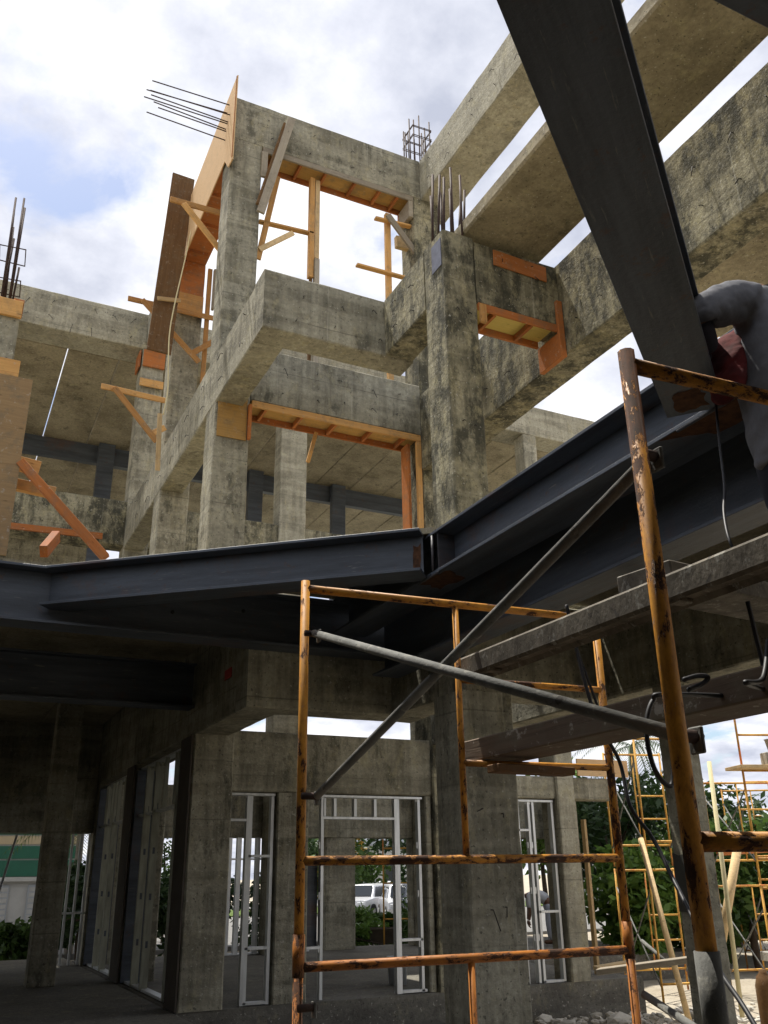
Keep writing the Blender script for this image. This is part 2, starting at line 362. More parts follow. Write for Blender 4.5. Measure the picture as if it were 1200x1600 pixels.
def tube(name, pts, r, mat, parent=None, n=10, closed=False, taper=None, smooth=True):
    """round bar through points (world), local origin at the first point; local z along the first run"""
    pts = [Vector(p) for p in pts]; base = pts[0].copy()
    vs, fs = [], []; K = len(pts)
    d0 = (pts[1] - pts[0]).normalized(); R = d0.to_track_quat('Z', 'Y').to_matrix()
    Ri = R.inverted(); prev = None
    for i, p in enumerate(pts):
        if closed: d = (pts[(i + 1) % K] - pts[i - 1]).normalized()
        else: d = ((pts[min(i + 1, K - 1)] - p).normalized() + (p - pts[max(i - 1, 0)]).normalized()).normalized()
        if prev is None: u = d.orthogonal().normalized()
        else:
            u = prev - d * prev.dot(d); u = u.normalized() if u.length > 1e-6 else d.orthogonal().normalized()
        prev = u; q = d.cross(u); rad = r if taper is None else r * (1 + (taper - 1) * i / (K - 1))
        for j in range(n):
            a = 2 * math.pi * j / n; vs.append(Ri @ (p - base + (u * math.cos(a) + q * math.sin(a)) * rad))
    for i in range(K - (0 if closed else 1)):
        for j in range(n):
            a, b = i * n, ((i + 1) % K) * n; fs.append((a + j, a + (j + 1) % n, b + (j + 1) % n, b + j))
    if not closed:
        fs.append(tuple(reversed(range(n)))); fs.append(tuple((K - 1) * n + j for j in range(n)))
    o = link(name, mesh(name, vs, fs), mat, parent, smooth=smooth)
    m4 = R.to_4x4(); m4.translation = base - off(parent); o.matrix_basis = m4
    return o
def smooth_path(pts, k=6):
    pts = [Vector(p) for p in pts]; out = []
    for i in range(len(pts) - 1):
        a, b, c, d = pts[max(i - 1, 0)], pts[i], pts[i + 1], pts[min(i + 2, len(pts) - 1)]
        for t in range(k):
            t /= k; out.append(0.5 * ((2 * b) + (c - a) * t + (2 * a - 5 * b + 4 * c - d) * t * t + (3 * b - a - 3 * c + d) * t ** 3))
    out.append(pts[-1]); return out

# ------------------------------------------------------------------ ground
GZ = -0.45
n = 90; vs, fs = [], []
def gco(i): 
    t = (i / n) * 2 - 1; return math.copysign(abs(t) ** 2.6, t) * 600
for j in range(n + 1):
    for i in range(n + 1):
        x, y = gco(i) + 9, gco(j) + 9; r = math.hypot(x - 9, y - 9)
        h = (noise.noise(Vector((x * .35, y * .35, 0))) * 0.10 if r < 40 else 0)
        if x < 11 and 5 < y < 25: h = -0.12
        vs.append((x, y, GZ + h))
for j in range(n):
    for i in range(n): a = j * (n + 1) + i; fs.append((a, a + 1, a + n + 2, a + n + 1))
struct(link('ground', mesh('ground', vs, fs), 'ground_dirt', smooth=True))
struct(bx('bounce_cut_floor', -9.0, 6.6, -7.6, 11.9, GZ - .4, GZ + .12, 'bounce_cut_soil', None, 0))  # unseen dark floor added to cut bounce light on the lower storey
struct(bx('car_park', -10, 75, 27.5, 47, GZ - .1, GZ + .11, 'asphalt', None, 0))
struct(bx('lawn', -30, 120, 47.2, 56, GZ - .1, GZ + .16, 'grass', None, 0))
struct(bx('road', -60, 150, 56.2, 66, GZ - .1, GZ + .10, 'asphalt', None, 0))

# ------------------------------------------------------------------ the concrete building
BLD = thing('concrete_building', 'unfinished grey cast concrete building frame with open storeys behind the steel beams', 'building', (5, 12, 0))
def col(x0, x1, y0, y1, z0, z1, mat='concrete', **k): return cbox('column', x0, x1, y0, y1, z0, z1, mat, BLD, **k)
def beam(x0, x1, y0, y1, z0, z1, mat='concrete', **k): return cbox('beam', x0, x1, y0, y1, z0, z1, mat, BLD, **k)
def wallp(x0, x1, y0, y1, z0, z1, mat='concrete', **k): return cbox('wall', x0, x1, y0, y1, z0, z1, mat, BLD, rough=0.003, **k)
# floor slab and plinth
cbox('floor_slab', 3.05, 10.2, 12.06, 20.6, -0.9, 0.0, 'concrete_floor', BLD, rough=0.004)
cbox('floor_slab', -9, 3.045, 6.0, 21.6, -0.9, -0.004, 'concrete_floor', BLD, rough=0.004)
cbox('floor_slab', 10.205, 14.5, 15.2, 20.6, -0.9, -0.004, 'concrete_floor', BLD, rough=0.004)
# columns, front to back
U1 = col(3.06, 3.62, 12.04, 12.60, 0, 13.60, 'concrete')
U2 = col(3.06, 3.62, 15.80, 16.34, 0, 13.62, 'concrete')
U4 = col(3.06, 3.60, 19.40, 19.94, 0, 13.50, 'concrete')
PIER = col(4.80, 5.43, 8.02, 8.62, -0.9, 3.27, 'concrete')
CC = col(4.86, 5.33, 8.05, 8.57, 4.34, 9.22, 'concrete_stained')
C2 = col(6.66, 7.20, 12.04, 12.60, 0, 13.58, 'concrete_stained')
E1 = col(6.65, 6.84, 6.86, 7.24, -0.9, 3.27, 'concrete_pale')
for (a, b, y) in ((6.68, 7.38, 19.4), (10.4, 10.95, 19.4), (14.14, 14.6, 19.4), (-3.4, -2.85, 19.4)): col(a, b, y, y + .5, 0 if a > 5 else 0, 13.48, 'concrete_pale')
col(1.75, 2.16, 16.0, 16.4, 0, 4.44, 'concrete')
col(-0.9, -0.45, 16.0, 16.4, 0, 4.44, 'concrete')
col(8.2, 8.93, 19.9, 20.3, 0, 2.28, 'concrete')
col(10.42, 10.72, 19.95, 20.3, 0, 2.28, 'concrete')
W8 = col(8.88, 9.23, 12.05, 12.5, 0, 5.0, 'concrete_pale')
W9 = col(9.46, 9.78, 12.75, 13.1, 0, 5.0, 'concrete_pale')
# first-floor ring (soffit at 3.27)
L1 = beam(3.05, 3.55, 10.205, 19.4, 3.27, 4.98)
M1 = beam(3.05, 5.33, 9.77, 10.20, 3.265, 4.335)
R1 = beam(4.865, 5.335, 8.625, 9.765, 3.27, 4.33)
beam(4.862, 5.43, 8.03, 8.615, 3.275, 4.335)
Q1 = beam(5.435, 6.645, 8.06, 8.55, 3.27, 4.33, 'concrete')
EB = beam(6.65, 7.15, -3, 12.03, 3.275, 4.34, 'concrete')
beam(3.62, 14.4, 19.905, 20.35, 2.285, 3.35)
beam(-9, 3.05, 19.56, 20.1, 2.35, 4.75)
# second-floor ring
L2 = beam(3.055, 3.50, 10.205, 19.39, 8.30, 9.22, 'concrete')
M2 = beam(3.05, 5.31, 9.77, 10.20, 8.29, 9.22, 'concrete')
R2 = beam(4.862, 5.30, 8.575, 9.765, 8.30, 9.23, 'concrete_stained')
Q2 = beam(5.335, 6.645, 8.06, 8.50, 8.24, 9.20, 'concrete_stained')
N2 = beam(3.625, 6.655, 12.05, 12.50, 8.46, 9.44, 'concrete')
G2 = beam(6.652, 7.12, -3, 12.035, 7.80, 9.24, 'concrete_stained')
J2 = beam(-9, 16, 19.42, 19.9, 8.38, 9.45, 'concrete_stained')
# roof ring
T3 = beam(3.055, 6.815, 12.05, 12.50, 13.605, 14.56, 'concrete')
B3 = beam(6.82, 7.60, -3, 12.52, 13.60, 14.55, 'concrete_pale')
K3 = beam(-9, 18.5, 19.41, 20.2, 13.50, 14.50, 'concrete_pale')
V3 = beam(3.10, 3.55, 12.51, 19.38, 13.625, 14.45, 'concrete')
# front wall with window and door openings (ground floor)
wallp(3.625, 6.655, 12.10, 12.42, 2.56, 3.36)
wallp(4.27, 4.73, 12.09, 12.41, 0.004, 2.555)
wallp(6.55, 6.655, 12.11, 12.40, 0.004, 2.555, 'concrete_pale')
wallp(7.205, 10.05, 12.10, 12.42, 2.56, 2.90)
wallp(9.24, 10.05, 12.12, 12.40, -0.9, -0.02)
# hollow-core planks: right bay floor, left bay floor, stair slab, roof of the rear wing
def hollow_plank(x0, x1, y0, y1, z0, t, mat, cores=0):
    o = cbox('precast_plank', x0, x1, y0, y1, z0, z0 + t, mat, BLD, bev=0.028, rough=0.002, step=0.6)
    return o
for i in range(2): hollow_plank(4.42 + i * 1.30, 4.42 + i * 1.30 + 1.28, -3, 8.05, 4.365, 0.2, 'concrete_soffit')
hollow_plank(3.56, 6.64, 12.06, 19.38, 5.0, 0.2, 'concrete_soffit')
hollow_plank(7.2, 10.0, 12.6, 19.38, 5.0, 0.2, 'concrete_soffit')
hollow_plank(5.21, 6.50, -3, 8.35, 9.31, 0.22, 'concrete_soffit')
for i in range(3): hollow_plank(7.13 + i * 1.22, 7.13 + i * 1.22 + 1.2, -3, 6.95, 7.86, 0.22, 'concrete_soffit')
bx('edge_timber', 7.15, 8.3, 6.955, 7.0, 7.88, 7.98, 'lumber', BLD)
def cored_plank(x0, x1, y0, y1, z0, t):
    """plank whose end shows the round hollow cores"""
    nc = 6; vs, fs = [], []; W = x1 - x0; seg = 16; r = t * 0.36; depth = 0.6
    cw = W / nc
    for c in range(nc):
        cx = -W / 2 + cw * (c + .5); b = len(vs)
        sq = []
        ka = math.atan2(t / 2, cw / 2); angs = [0, ka, math.pi / 2, math.pi - ka, math.pi, math.pi + ka, 1.5 * math.pi, 2 * math.pi - ka]
        angs = [v_ for i_, a_ in enumerate(angs) for v_ in (a_, (a_ + (angs[i_ + 1] if i_ < 7 else 2 * math.pi)) / 2)]; seg = 16
        for q in range(seg):
            a = angs[q]; ca, sa = math.cos(a), math.sin(a); s_ = 1 / max(abs(ca) / (cw / 2), abs(sa) / (t / 2))
            vs.append((cx + ca * s_, 0, sa * s_)); vs.append((cx + ca * r, 0, sa * r)); vs.append((cx + ca * r, depth, sa * r))
        for q in range(seg):
            i, j = b + q * 3, b + ((q + 1) % seg) * 3
            fs.append((i, i + 1, j + 1, j)); fs.append((i + 1, i + 2, j + 2, j + 1))
        fs.append(tuple(b + q * 3 + 2 for q in range(seg)))
    b = len(vs); Ly = y1 - y0
    vs += [(-W / 2, 0, -t / 2), (W / 2, 0, -t / 2), (W / 2, 0, t / 2), (-W / 2, 0, t / 2), (-W / 2, Ly, -t / 2), (W / 2, Ly, -t / 2), (W / 2, Ly, t / 2), (-W / 2, Ly, t / 2)]
    fs += [(b, b + 4, b + 5, b + 1), (b + 3, b + 2, b + 6, b + 7), (b, b + 3, b + 7, b + 4), (b + 1, b + 5, b + 6, b + 2), (b + 4, b + 7, b + 6, b + 5)]
    return link('precast_plank', mesh('plank', vs, fs), 'concrete_soffit', BLD, Vector(((x0 + x1) / 2, y0, z0 + t / 2)) - off(BLD))
for i in range(9): cored_plank(-7.96 + i * 1.223, -7.96 + i * 1.223 + 1.219, 9.77, 15.9, 4.44, 0.21)
for i in range(9): hollow_plank(-7.96 + i * 1.223, -7.96 + i * 1.223 + 1.219, 15.91, 19.55, 4.445, 0.2, 'concrete_soffit')
x = -8.3
for i in range(21):
    g = 0.03 if i in (7,) else 0.006
    for (a, b_) in ((20.21, 25.3), (25.32, 33.0)):
        hollow_plank(x, x + 1.2, a, b_, 13.50 + random.uniform(-.006, .006), 0.2, 'concrete_soffit')
    x += 1.2 + g + 0.008
def tri_deck(pts, z, t):
    vs = [Vector((x_, y_, zz)) - off(BLD) for zz in (z, z + t) for (x_, y_) in pts]; k_ = len(pts)
    link('precast_plank', mesh('deck', vs, [tuple(reversed(range(k_))), tuple(range(k_, 2 * k_))] + [(i, (i + 1) % k_, (i + 1) % k_ + k_, i + k_) for i in range(k_)]), 'concrete_soffit', BLD)
tri_deck([(3.95, 6.98), (4.30, 6.98), (4.30, 9.40), (1.05, 9.40)], 4.515, .06)  # hidden filler deck added to block light from the well above
hollow_plank(3.56, 4.85, 10.21, 12.04, 4.34, .2, 'concrete_soffit'); hollow_plank(4.31, 4.41, 1.5, 9.4, 4.516, .06, 'concrete_soffit')  # filler planks, also added to close the well to light
# floor deck carried on unseen round the well, added to darken the lower storey
for i in range(11): hollow_plank(-9.0 + i * 1.22, -9.0 + i * 1.22 + 1.2, -7.6, 0.96, 4.525, 0.21, 'concrete_soffit')
for i in range(7): hollow_plank(-9.0 + i * 1.22, -9.0 + i * 1.22 + 1.2, 1.4, 9.40, 4.527, 0.21, 'concrete_soffit')
wallp(-9.6, 7.1, -8.1, -7.7, -0.9, 10.5, 'concrete_dark'); wallp(-9.6, -9.1, -7.6, 19.5, -0.9, 5.2)  # unseen walls added; rear one made dark so it throws back less light
wallp(-9, 4.6, 33.05, 33.35, 4.5, 13.7)
# rebar and ties (sub-parts of the members they stick out of)
def rebars(parent, x0, x1, y0, y1, z0, hs, tilt=(0, 0), r=0.013):
    k_ = len(hs)
    for i, h in enumerate(hs):
        t = i / k_ * 4; s_ = int(t) % 4; f_ = t - int(t)
        cx, cy = [(x0 + (x1 - x0) * f_, y0), (x1, y0 + (y1 - y0) * f_), (x1 - (x1 - x0) * f_, y1), (x0, y1 - (y1 - y0) * f_)][s_]
        jx, jy = random.uniform(-.04, .04) + tilt[0] * h, random.uniform(-.04, .04) + tilt[1] * h
        tube('rebar', [(cx, cy, z0 - .1), (cx + jx * .5, cy + jy * .5, z0 + h * .5), (cx + jx, cy + jy, z0 + h)], r, 'rebar_steel', parent, 6)
def stirrup(parent, x0, x1, y0, y1, z, r=0.007):
    tube('stirrup', [(x0, y0, z), (x1, y0, z + .02), (x1, y1, z + .03), (x0, y1, z + .01)], r, 'rebar_steel', parent, 5, closed=True, smooth=False)
rebars(CC, 4.92, 5.27, 8.11, 8.5, 9.22, [.95, 1.15, 1.1, .9, .8, 1.2, 1.05, .95, 1.25, 1.1], (0.03, 0.0), .017)
rebars(C2, 6.74, 7.12, 12.1, 12.5, 13.9, [1.75, 1.9, 1.6, 1.85, 1.8, 1.65, 1.9, 1.7, 1.8, 1.75, 1.65, 1.85], (0, 0), 0.014)
for z in (15.2, 15.24, 15.45, 15.48): stirrup(C2, 6.72, 7.14, 12.08, 12.52, z, 0.011)
for (px, py, qx, qy) in ((363, 165, 238, 126), (362, 178, 229, 140), (360, 179, 235, 141), (362, 193, 236, 148), (358, 194, 225, 151), (361, 206, 240, 159), (357, 207, 247, 168), (355, 221, 229, 175)):
    yy = random.uniform(12.12, 12.4); a = on_y(px, py, yy); a.x = 3.3; tube('rebar', [a, on_y(qx, qy, yy)], 0.012, 'rebar_steel', T3, 6)
def ties(parent, face, n_, a0, a1, z0, z1, c, ln=0.09):
    rr = random.Random(int(a0 * 91 + z0 * 7))
    for i in range(n_):
        a = a0 + (a1 - a0) * (i // 2 + .5 + rr.uniform(-.12, .12)) / math.ceil(n_ / 2); z = (z0 + (z1 - z0) * (.28 if i % 2 else .72)) + rr.uniform(-.06, .06)
        l_ = ln * rr.uniform(.6, 1.5); ux, uz = rr.uniform(-.6, .6), rr.uniform(-1, -.1)
        if face == 'y': p = [(a, c + .02, z), (a + ux * .02, c - .035, z), (a + ux * l_, c - .06, z + uz * l_)]
        else: p = [(c + .02, a, z), (c - .035, a + ux * .02, z), (c - .06, a + ux * l_, z + uz * l_)]
        tube('tie_wire', p, 0.0055, 'tie_wire', parent, 5)
ties(N2, 'y', 10, 3.9, 6.5, 8.46, 9.44, 12.05, .13)
ties(M2, 'y', 6, 3.3, 5.0, 8.3, 9.2, 9.77)
ties(L2, 'x', 16, 10.2, 18.5, 8.3, 9.2, 3.055, .17)
ties(R2, 'x', 4, 8.7, 9.6, 8.3, 9.2, 4.862)
ties(G2, 'x', 16, 3.6, 8.0, 7.8, 9.2, 6.652, .09)
ties(G2, 'x', 8, 8.2, 11, 7.9, 9.2, 6.652, .12)
ties(T3, 'y', 8, 3.4, 6.6, 13.6, 14.5, 12.05, .12)
ties(B3, 'x', 12, 7.4, 12, 13.6, 14.5, 6.82, .10)
ties(K3, 'y', 14, -.3, 3, 13.5, 14.5, 19.41, .2)
ties(J2, 'y', 8, .3, 3, 8.4, 9.4, 19.42, .14)
ties(CC, 'y', 4, 4.95, 5.25, 5.5, 9.0, 8.05, .08)
ties(PIER, 'y', 4, 4.9, 5.3, .6, 2.6, 8.02, .16)
ties(Q2, 'y', 4, 5.5, 6.5, 8.7, 9.2, 8.06, .08)
bx('paint_patch', 4.852, 4.860, 8.10, 8.34, 8.70, 9.12, 'blue_grey_paint', R2, 0)
p = on_x(357, 1053, 3.05); bx('paint_mark', 3.043, 3.049, p.y - .14, p.y + .14, p.z - .06, p.z + .06, 'red_paint', L1, 0)
pv = [(6.875, 1.62), (6.93, 1.635), (7.0, 1.62), (7.06, 1.64), (7.14, 1.63), (7.225, 1.66), (7.225, 1.13), (7.1, 1.125), (7.0, 1.13), (6.875, 1.12)]
link('dark_patch', mesh('patch_mesh', [Vector((6.640, a, b)) - off(E1) for a, b in pv], [tuple(range(len(pv)))]), 'concrete_dark', E1)  # darker patch, uneven along its top, on the column's left face
# steel posts and ridge beam of the rear wing belong to its roof
for xx in (-1.2, 2.98, 7.6, 10.45, 14.7): bx('steel_post', xx, xx + .46, 25.05, 25.28, 9.0, 13.49, 'primed_steel', BLD)
bx('steel_purlin', -8, 17.3, 25.3, 25.5, 12.92, 13.49, 'primed_steel', BLD)

# ------------------------------------------------------------------ steel beams
def ibeam(label, p0, p1, wd, zb, zt, mat='primed_steel', stiff=()):
    """I-section along the plan line p0-p1"""
    p0, p1 = Vector((p0[0], p0[1], 0)), Vector((p1[0], p1[1], 0)); d = (p1 - p0); L = d.length
    t = thing('steel_beam', label, 'steel beam', (p0.x, p0.y, zb), 'steel floor beams')
    tf, tw = 0.028, 0.018; P0, P1 = Vector((p0.x, p0.y, 0)), Vector((p1.x, p1.y, 0))
    up = Vector((0, 0, 1))
    board('bottom_flange', P0 + up * (zb + tf / 2), P1 + up * (zb + tf / 2), wd, tf, mat, t, bev=.003)
    board('top_flange', P0 + up * (zt - tf / 2), P1 + up * (zt - tf / 2), wd, tf, mat, t, bev=.003)
    board('web', P0 + up * (zb + zt) / 2, P1 + up * (zb + zt) / 2, tw, zt - zb - 2 * tf - .001, mat, t, bev=0)
    nrm = Vector((-d.y, d.x, 0)).normalized(); dn = d.normalized()
    for s_ in stiff:
        q = P0 + dn * s_
        for sg in (-1, 1):
            a = q + nrm * sg * (tw / 2 + .001); b = q + nrm * sg * (wd / 2 - .02)
            board('stiffener', a + up * (zb + zt) / 2, b + up * (zb + zt) / 2, .012, zt - zb - 2 * tf - .004, 'primed_steel_rusty', t, bev=0)
    return t
ZB, ZT = 4.09, 4.51
s1 = ibeam('long dark steel beam running back under the concrete column, above the yellow scaffold', (4.13, 1.46), (4.13, 9.36), .42, ZB, ZT, stiff=(5.42,))
s2 = ibeam('dark steel beam running diagonally across the picture from the long beam to the left', (3.86, 7.02), (.82, 9.55), .33, ZB, ZT)
s3 = ibeam('dark steel edge beam carrying the hollow plank ends at the left', (-8, 9.57), (4.86, 9.57), .33, 3.91, 4.505)
s4 = ibeam('deep dark steel beam under the floor planks, behind the scaffold top rail', (4.6, -1), (4.6, 9.38), .34, 3.64, 4.36)
pb = ibeam('wide dark steel beam overhead being welded by the worker', (1.05, 1.30), (3.86, 3.52), .33, ZB, ZT)
s6 = ibeam('dark steel beam crossing the top right corner of the picture', (-1, 1.17), (3.9, 1.17), .4, ZB - .004, ZT - .004)
s5 = ibeam('dark steel beam with pale lower edge under the left bay floor', (-8, 12.2), (3.04, 12.2), .3, 3.62, 4.22)
# bolt holes, rust strip at joints
def rust_strip(parent, pts, r=.012): tube('weld_seam', pts, r, 'primed_steel_rusty', parent, 6)
rust_strip(s2, [(3.92, 6.95, ZB + .03), (3.92, 6.95, ZT - .04)], .014)
rust_strip(s1, [(3.93, 3.28, ZB - .005), (3.93, 3.75, ZB - .005)], .012)
rust_strip(s1, [(3.93, 6.85, ZB - .004), (3.93, 7.25, ZB - .004)], .012)
def rust_patch(parent, pts, seed):
    rr_ = random.Random(seed); c_ = sum((Vector(p_) for p_ in pts), Vector()) / len(pts); ring = []
    for i_ in range(len(pts)):
        a_, b_ = Vector(pts[i_]), Vector(pts[(i_ + 1) % len(pts)])
        for q_ in range(5): p_ = a_.lerp(b_, q_ / 5); ring.append(c_ + (p_ - c_) * rr_.uniform(.72, 1.05))
    link('rust_patch', mesh('rust', [p_ - off(parent) for p_ in ring], [tuple(range(len(ring)))]), 'rust', parent)
k = NB('rust'); v = k.vec('world', (1, 1, 1)); k.bump(k.noise(v, 60, 4, .7), .003)
k.done(k.mix(k.ramp(k.noise(v, 14, 6, .7), .35, .65), (0.055, 0.030, 0.020), (0.145, 0.068, 0.034)), .95, 0, .2)
rust_patch(s1, [(3.93, 6.75, ZB - .003), (4.28, 6.9, ZB - .003), (4.22, 7.35, ZB - .003), (3.93, 7.3, ZB - .003)], 1)
rust_patch(s1, [(3.93, 3.2, ZB - .003), (4.25, 3.25, ZB - .003), (4.2, 3.7, ZB - .003), (3.93, 3.9, ZB - .003)], 2)
rust_patch(pb, [(3.55, 3.40, ZB - .003), (3.66, 3.24, ZB - .003), (3.86, 3.40, ZB - .003), (3.78, 3.60, ZB - .003)], 3)
nx = Vector((-.643, -.766, 0)); w0 = Vector((3.86, 7.02, 0)); dd = Vector((-.769, .639, 0))
for a_, b_, z0_, z1_, sd_ in ((.02, .10, ZB + .04, ZT - .10, 4),):
    q0, q1 = w0 + dd * a_ + nx * .012, w0 + dd * b_ + nx * .012
    rust_patch(s2, [q0 + Vector((0, 0, z0_)), q1 + Vector((0, 0, z0_)), q1 + Vector((0, 0, z1_)), q0 + Vector((0, 0, z1_))], sd_)
for xx, zz in ((2.1, 4.2), (2.9, 4.3)):
    tube('bolt_hole', [(xx, 9.556, zz), (xx, 9.562, zz)], .022, 'black_rubber', s3, 10)

# ------------------------------------------------------------------ formwork and timber
def soffit_form(label, x0, x1, y0, y1, z, nj, mat='lumber_red', ply='plywood_ochre', led='lumber', th=.12, pend=None):
    t = thing('formwork', label, 'formwork', ((x0 + x1) / 2, y0, z - th))
    bx('plywood_sheet', x0, x1, y0 + .045, y1 - .045, z - .024, z - .004, ply, t, 0)
    board('ledger', (x0, y0 + .02, z - th / 2), (x1, y0 + .02, z - th / 2), .04, th - .006, led, t)
    board('ledger', (x0, y1 - .02, z - th / 2 - .01), (x1, y1 - .02, z - th / 2 - .01), .04, th - .006, mat, t)
    for i in range(nj):
        xx = x0 + (x1 - x0) * (i + .5) / nj + random.uniform(-.08, .08)
        board('joist', (xx, y0 + .045, z - .07), (xx, y1 - .045, z - .07), .045, .09, mat, t)
    if pend:
        for (a, b, zl) in pend:
            bx('side_board', a, b, y0 + .004, y1 - .05, z - th - zl, z - th - .002, led, t, .003)
            bx('side_sheet', a + .002 if a > x0 + .3 else b, (a + .002 if a > x0 + .3 else b) + .02, y0 + .05, y1, z - th - zl + .02, z - th - .004, mat, t, 0)
    return t
soffit_form('timber formwork under the topmost front beam, seen against the sky', 3.63, 6.65, 12.03, 12.52, 13.60, 6, led='lumber_grey', pend=[(6.55, 6.64, .38)])
fN = soffit_form('orange timber formwork under the middle beam, between the two columns', 3.64, 6.64, 12.03, 12.52, 8.455, 5, led='lumber', pend=None)
board('side_board', (6.60, 12.06, 8.33), (6.60, 12.06, 5.1), .09, .06, 'lumber', fN)
board('side_board', (6.48, 12.30, 8.33), (6.48, 12.30, 5.1), .05, .25, 'lumber_red', fN)
bx('plywood_cheek', 3.10, 3.56, 12.015, 12.036, 7.72, 8.44, 'plywood_ochre', fN, 0)
board('cheek_batten', (3.60, 12.0, 7.74), (3.60, 12.0, 8.34), .05, .07, 'lumber_red', fN)
fQ = soffit_form('small timber box formwork under the stained beam right of the middle column', 5.34, 6.56, 8.04, 8.52, 8.235, 2, 'lumber_red', 'plywood_yellow', 'lumber_red', .11)
bx('side_sheet', 6.57, 6.64, 8.05, 8.52, 7.74, 8.12, 'lumber_red', fQ, .003)
board('side_board', (5.39, 8.03, 8.20), (5.39, 8.03, 7.93), .09, .05, 'lumber', fQ)
board('side_board', (6.60, 8.03, 8.60), (6.60, 8.03, 7.74), .09, .05, 'lumber_red', fQ)
tag(board('plywood_offcut', (5.62, 8.045, 9.02), (6.46, 8.045, 9.00), .02, .24, 'lumber_red'), 'orange plywood strip nailed on the beam above the box formwork', 'plywood')
# plywood side shutter along the roof beam
t = thing('side_shutter', 'pale plywood side shutter along the top left edge of the roof beam', 'formwork', (3.0, 12, 13.3))
vs = [(0, 11.78, 12.86), (0, 11.78, 14.78), (0, 15.6, 14.6), (0, 15.9, 13.2), (0, 12.3, 13.25), (0, 12.05, 12.9)]
pv = [Vector((3.015, y_, z_)) for (_, y_, z_) in vs]; k6 = len(pv)
me = mesh('shutter_sheet', [p - off(t) for p in pv] + [p + Vector((.02, 0, 0)) - off(t) for p in pv],
          [tuple(range(k6)), tuple(reversed(range(k6, 2 * k6)))] + [(i, i + k6, (i + 1) % k6 + k6, (i + 1) % k6) for i in range(k6)])
link('shutter_sheet', me, 'plywood', t)
for i in range(4): board('waling', (3.05, 12.65 + i * .9, 13.56), (3.05 + .5, 12.65 + i * .9, 13.56), .05, .1, 'lumber_red', t)
bx('soffit_sheet', 3.1, 3.6, 12.62, 15.78, 13.585, 13.61, 'lumber_red', t, 0)
board('edge_batten', (3.008, 11.79, 12.9), (3.008, 11.79, 14.76), .012, .02, 'lumber_red', t)
# boards on the column behind
t = thing('column_clamp', 'orange form boards round the head of the column behind', 'formwork', (3.3, 15.75, 12.5))
bx('form_board', 3.08, 3.60, 15.74, 15.79, 12.30, 13.58, 'lumber_red', t); bx('form_board', 3.08, 3.60, 15.70, 15.735, 12.28, 12.75, 'lumber', t)
board('upright', (3.70, 15.72, 10.0), (3.70, 15.72, 13.5), .09, .06, 'lumber', t)
board('upright', (3.80, 15.70, 12.5), (3.80, 15.70, 13.5), .05, .09, 'lumber_grey', t)
t = thing('column_clamp', 'orange form boards on the farthest column beside the rear beam', 'formwork', (3.0, 19.3, 12.2))
bx('form_board', 3.08, 3.6, 19.33, 19.39, 13.0, 13.45, 'lumber_red', t); bx('form_board', 3.04, 3.6, 19.28, 19.325, 12.42, 12.62, 'lumber', t)
bx('form_board', 2.995, 3.035, 19.42, 19.9, 13.0, 13.45, 'lumber_red', t)
# triangular brackets
def bracket(label, Y, a, b, c, d, extra=None, mat='lumber'):
    t = thing('timber_bracket', label, 'bracket', on_y(*b, Y), 'timber brackets on the column line')
    board('arm', on_y(*a, Y), on_y(*b, Y), .04, .11, mat, t)
    board('strut', on_y(*c, Y - .05), on_y(*d, Y - .05), .04, .11, mat, t)
    if extra: board('tail', on_y(*extra[0], Y - .01), on_y(*extra[1], Y - .01), .04, .11, mat, t)
bracket('upper orange timber bracket beside the top of the left column, crossing the plywood', 12.9, (266, 311), (352, 335), (287, 318), (349, 397), mat='lumber')
bracket('middle yellow timber bracket on the left column line, against the sky', 15.62, (200, 466), (340, 499), (222, 468), (311, 566), ((300, 552), (340, 530)))
bracket('lowest yellow timber bracket hanging over the dark planks at left', 15.6, (158, 603), (258, 626), (178, 605), (245, 690), ((236, 678), (258, 668)))
tag(board('tall_plank', on_y(248, 550, 15.0), on_y(287, 276, 15.0), .05, .46, 'plank_brown', None, up=(1, 0, 0)), 'tall dark brown plank leaning upright left of the columns', 'plank')
tag(board('short_plank', on_y(246, 466, 14.9), on_y(250, 462, 14.9) + Vector((.4, 0, 0)), .04, .08, 'lumber_pale'), 'short pale batten across the tall brown plank', 'batten')
pth = [on_y(*p, 14.7) for p in ((300, 355), (288, 410), (274, 470), (265, 520), (263, 570), (262, 610), (255, 648))]
tag(tube('hanging_strip', smooth_path(pth, 5),   .012, 'strap_cream', None, 6), 'long thin cream strip hanging in front of the columns', 'strip')
tag(board('loose_stick', on_y(250, 646, 14.6), on_y(246, 735, 14.6), .02, .085, 'lumber_pale', up=(1, 0, 0)), 'pale yellow stick hanging at the end of the cream strip', 'stick')
# shores in the upper opening
def prop(label, pts, wd, th, mat='lumber', Y=12.28, name='timber_prop'):
    return tag(board(name, on_y(*pts[0], Y), on_y(*pts[1], Y), wd, th, mat, up=(1, 0, 0)), label, 'timber', 'timber props in the upper opening')
p = on_y(492, 300, 12.28); tp = thing('timber_prop', 'double timber prop standing in the left part of the upper opening', 'timber', (p.x, 12.28, 9.44), 'timber props in the upper opening')
board('post', (p.x - .06, 12.28, 11.25), (p.x - .06, 12.28, 13.46), .09, .10, 'lumber', tp); board('post', (p.x + .05, 12.30, 11.7), (p.x + .05, 12.30, 13.46), .09, .09, 'lumber_pale', tp)
board('post', (p.x + .04, 12.25, 9.45), (p.x + .04, 12.25, 11.65), .09, .10, 'lumber_grey', tp)
board('post', (p.x - .045, 12.3, 9.45), (p.x - .045, 12.3, 11.24), .05, .06, 'plank_brown', tp)
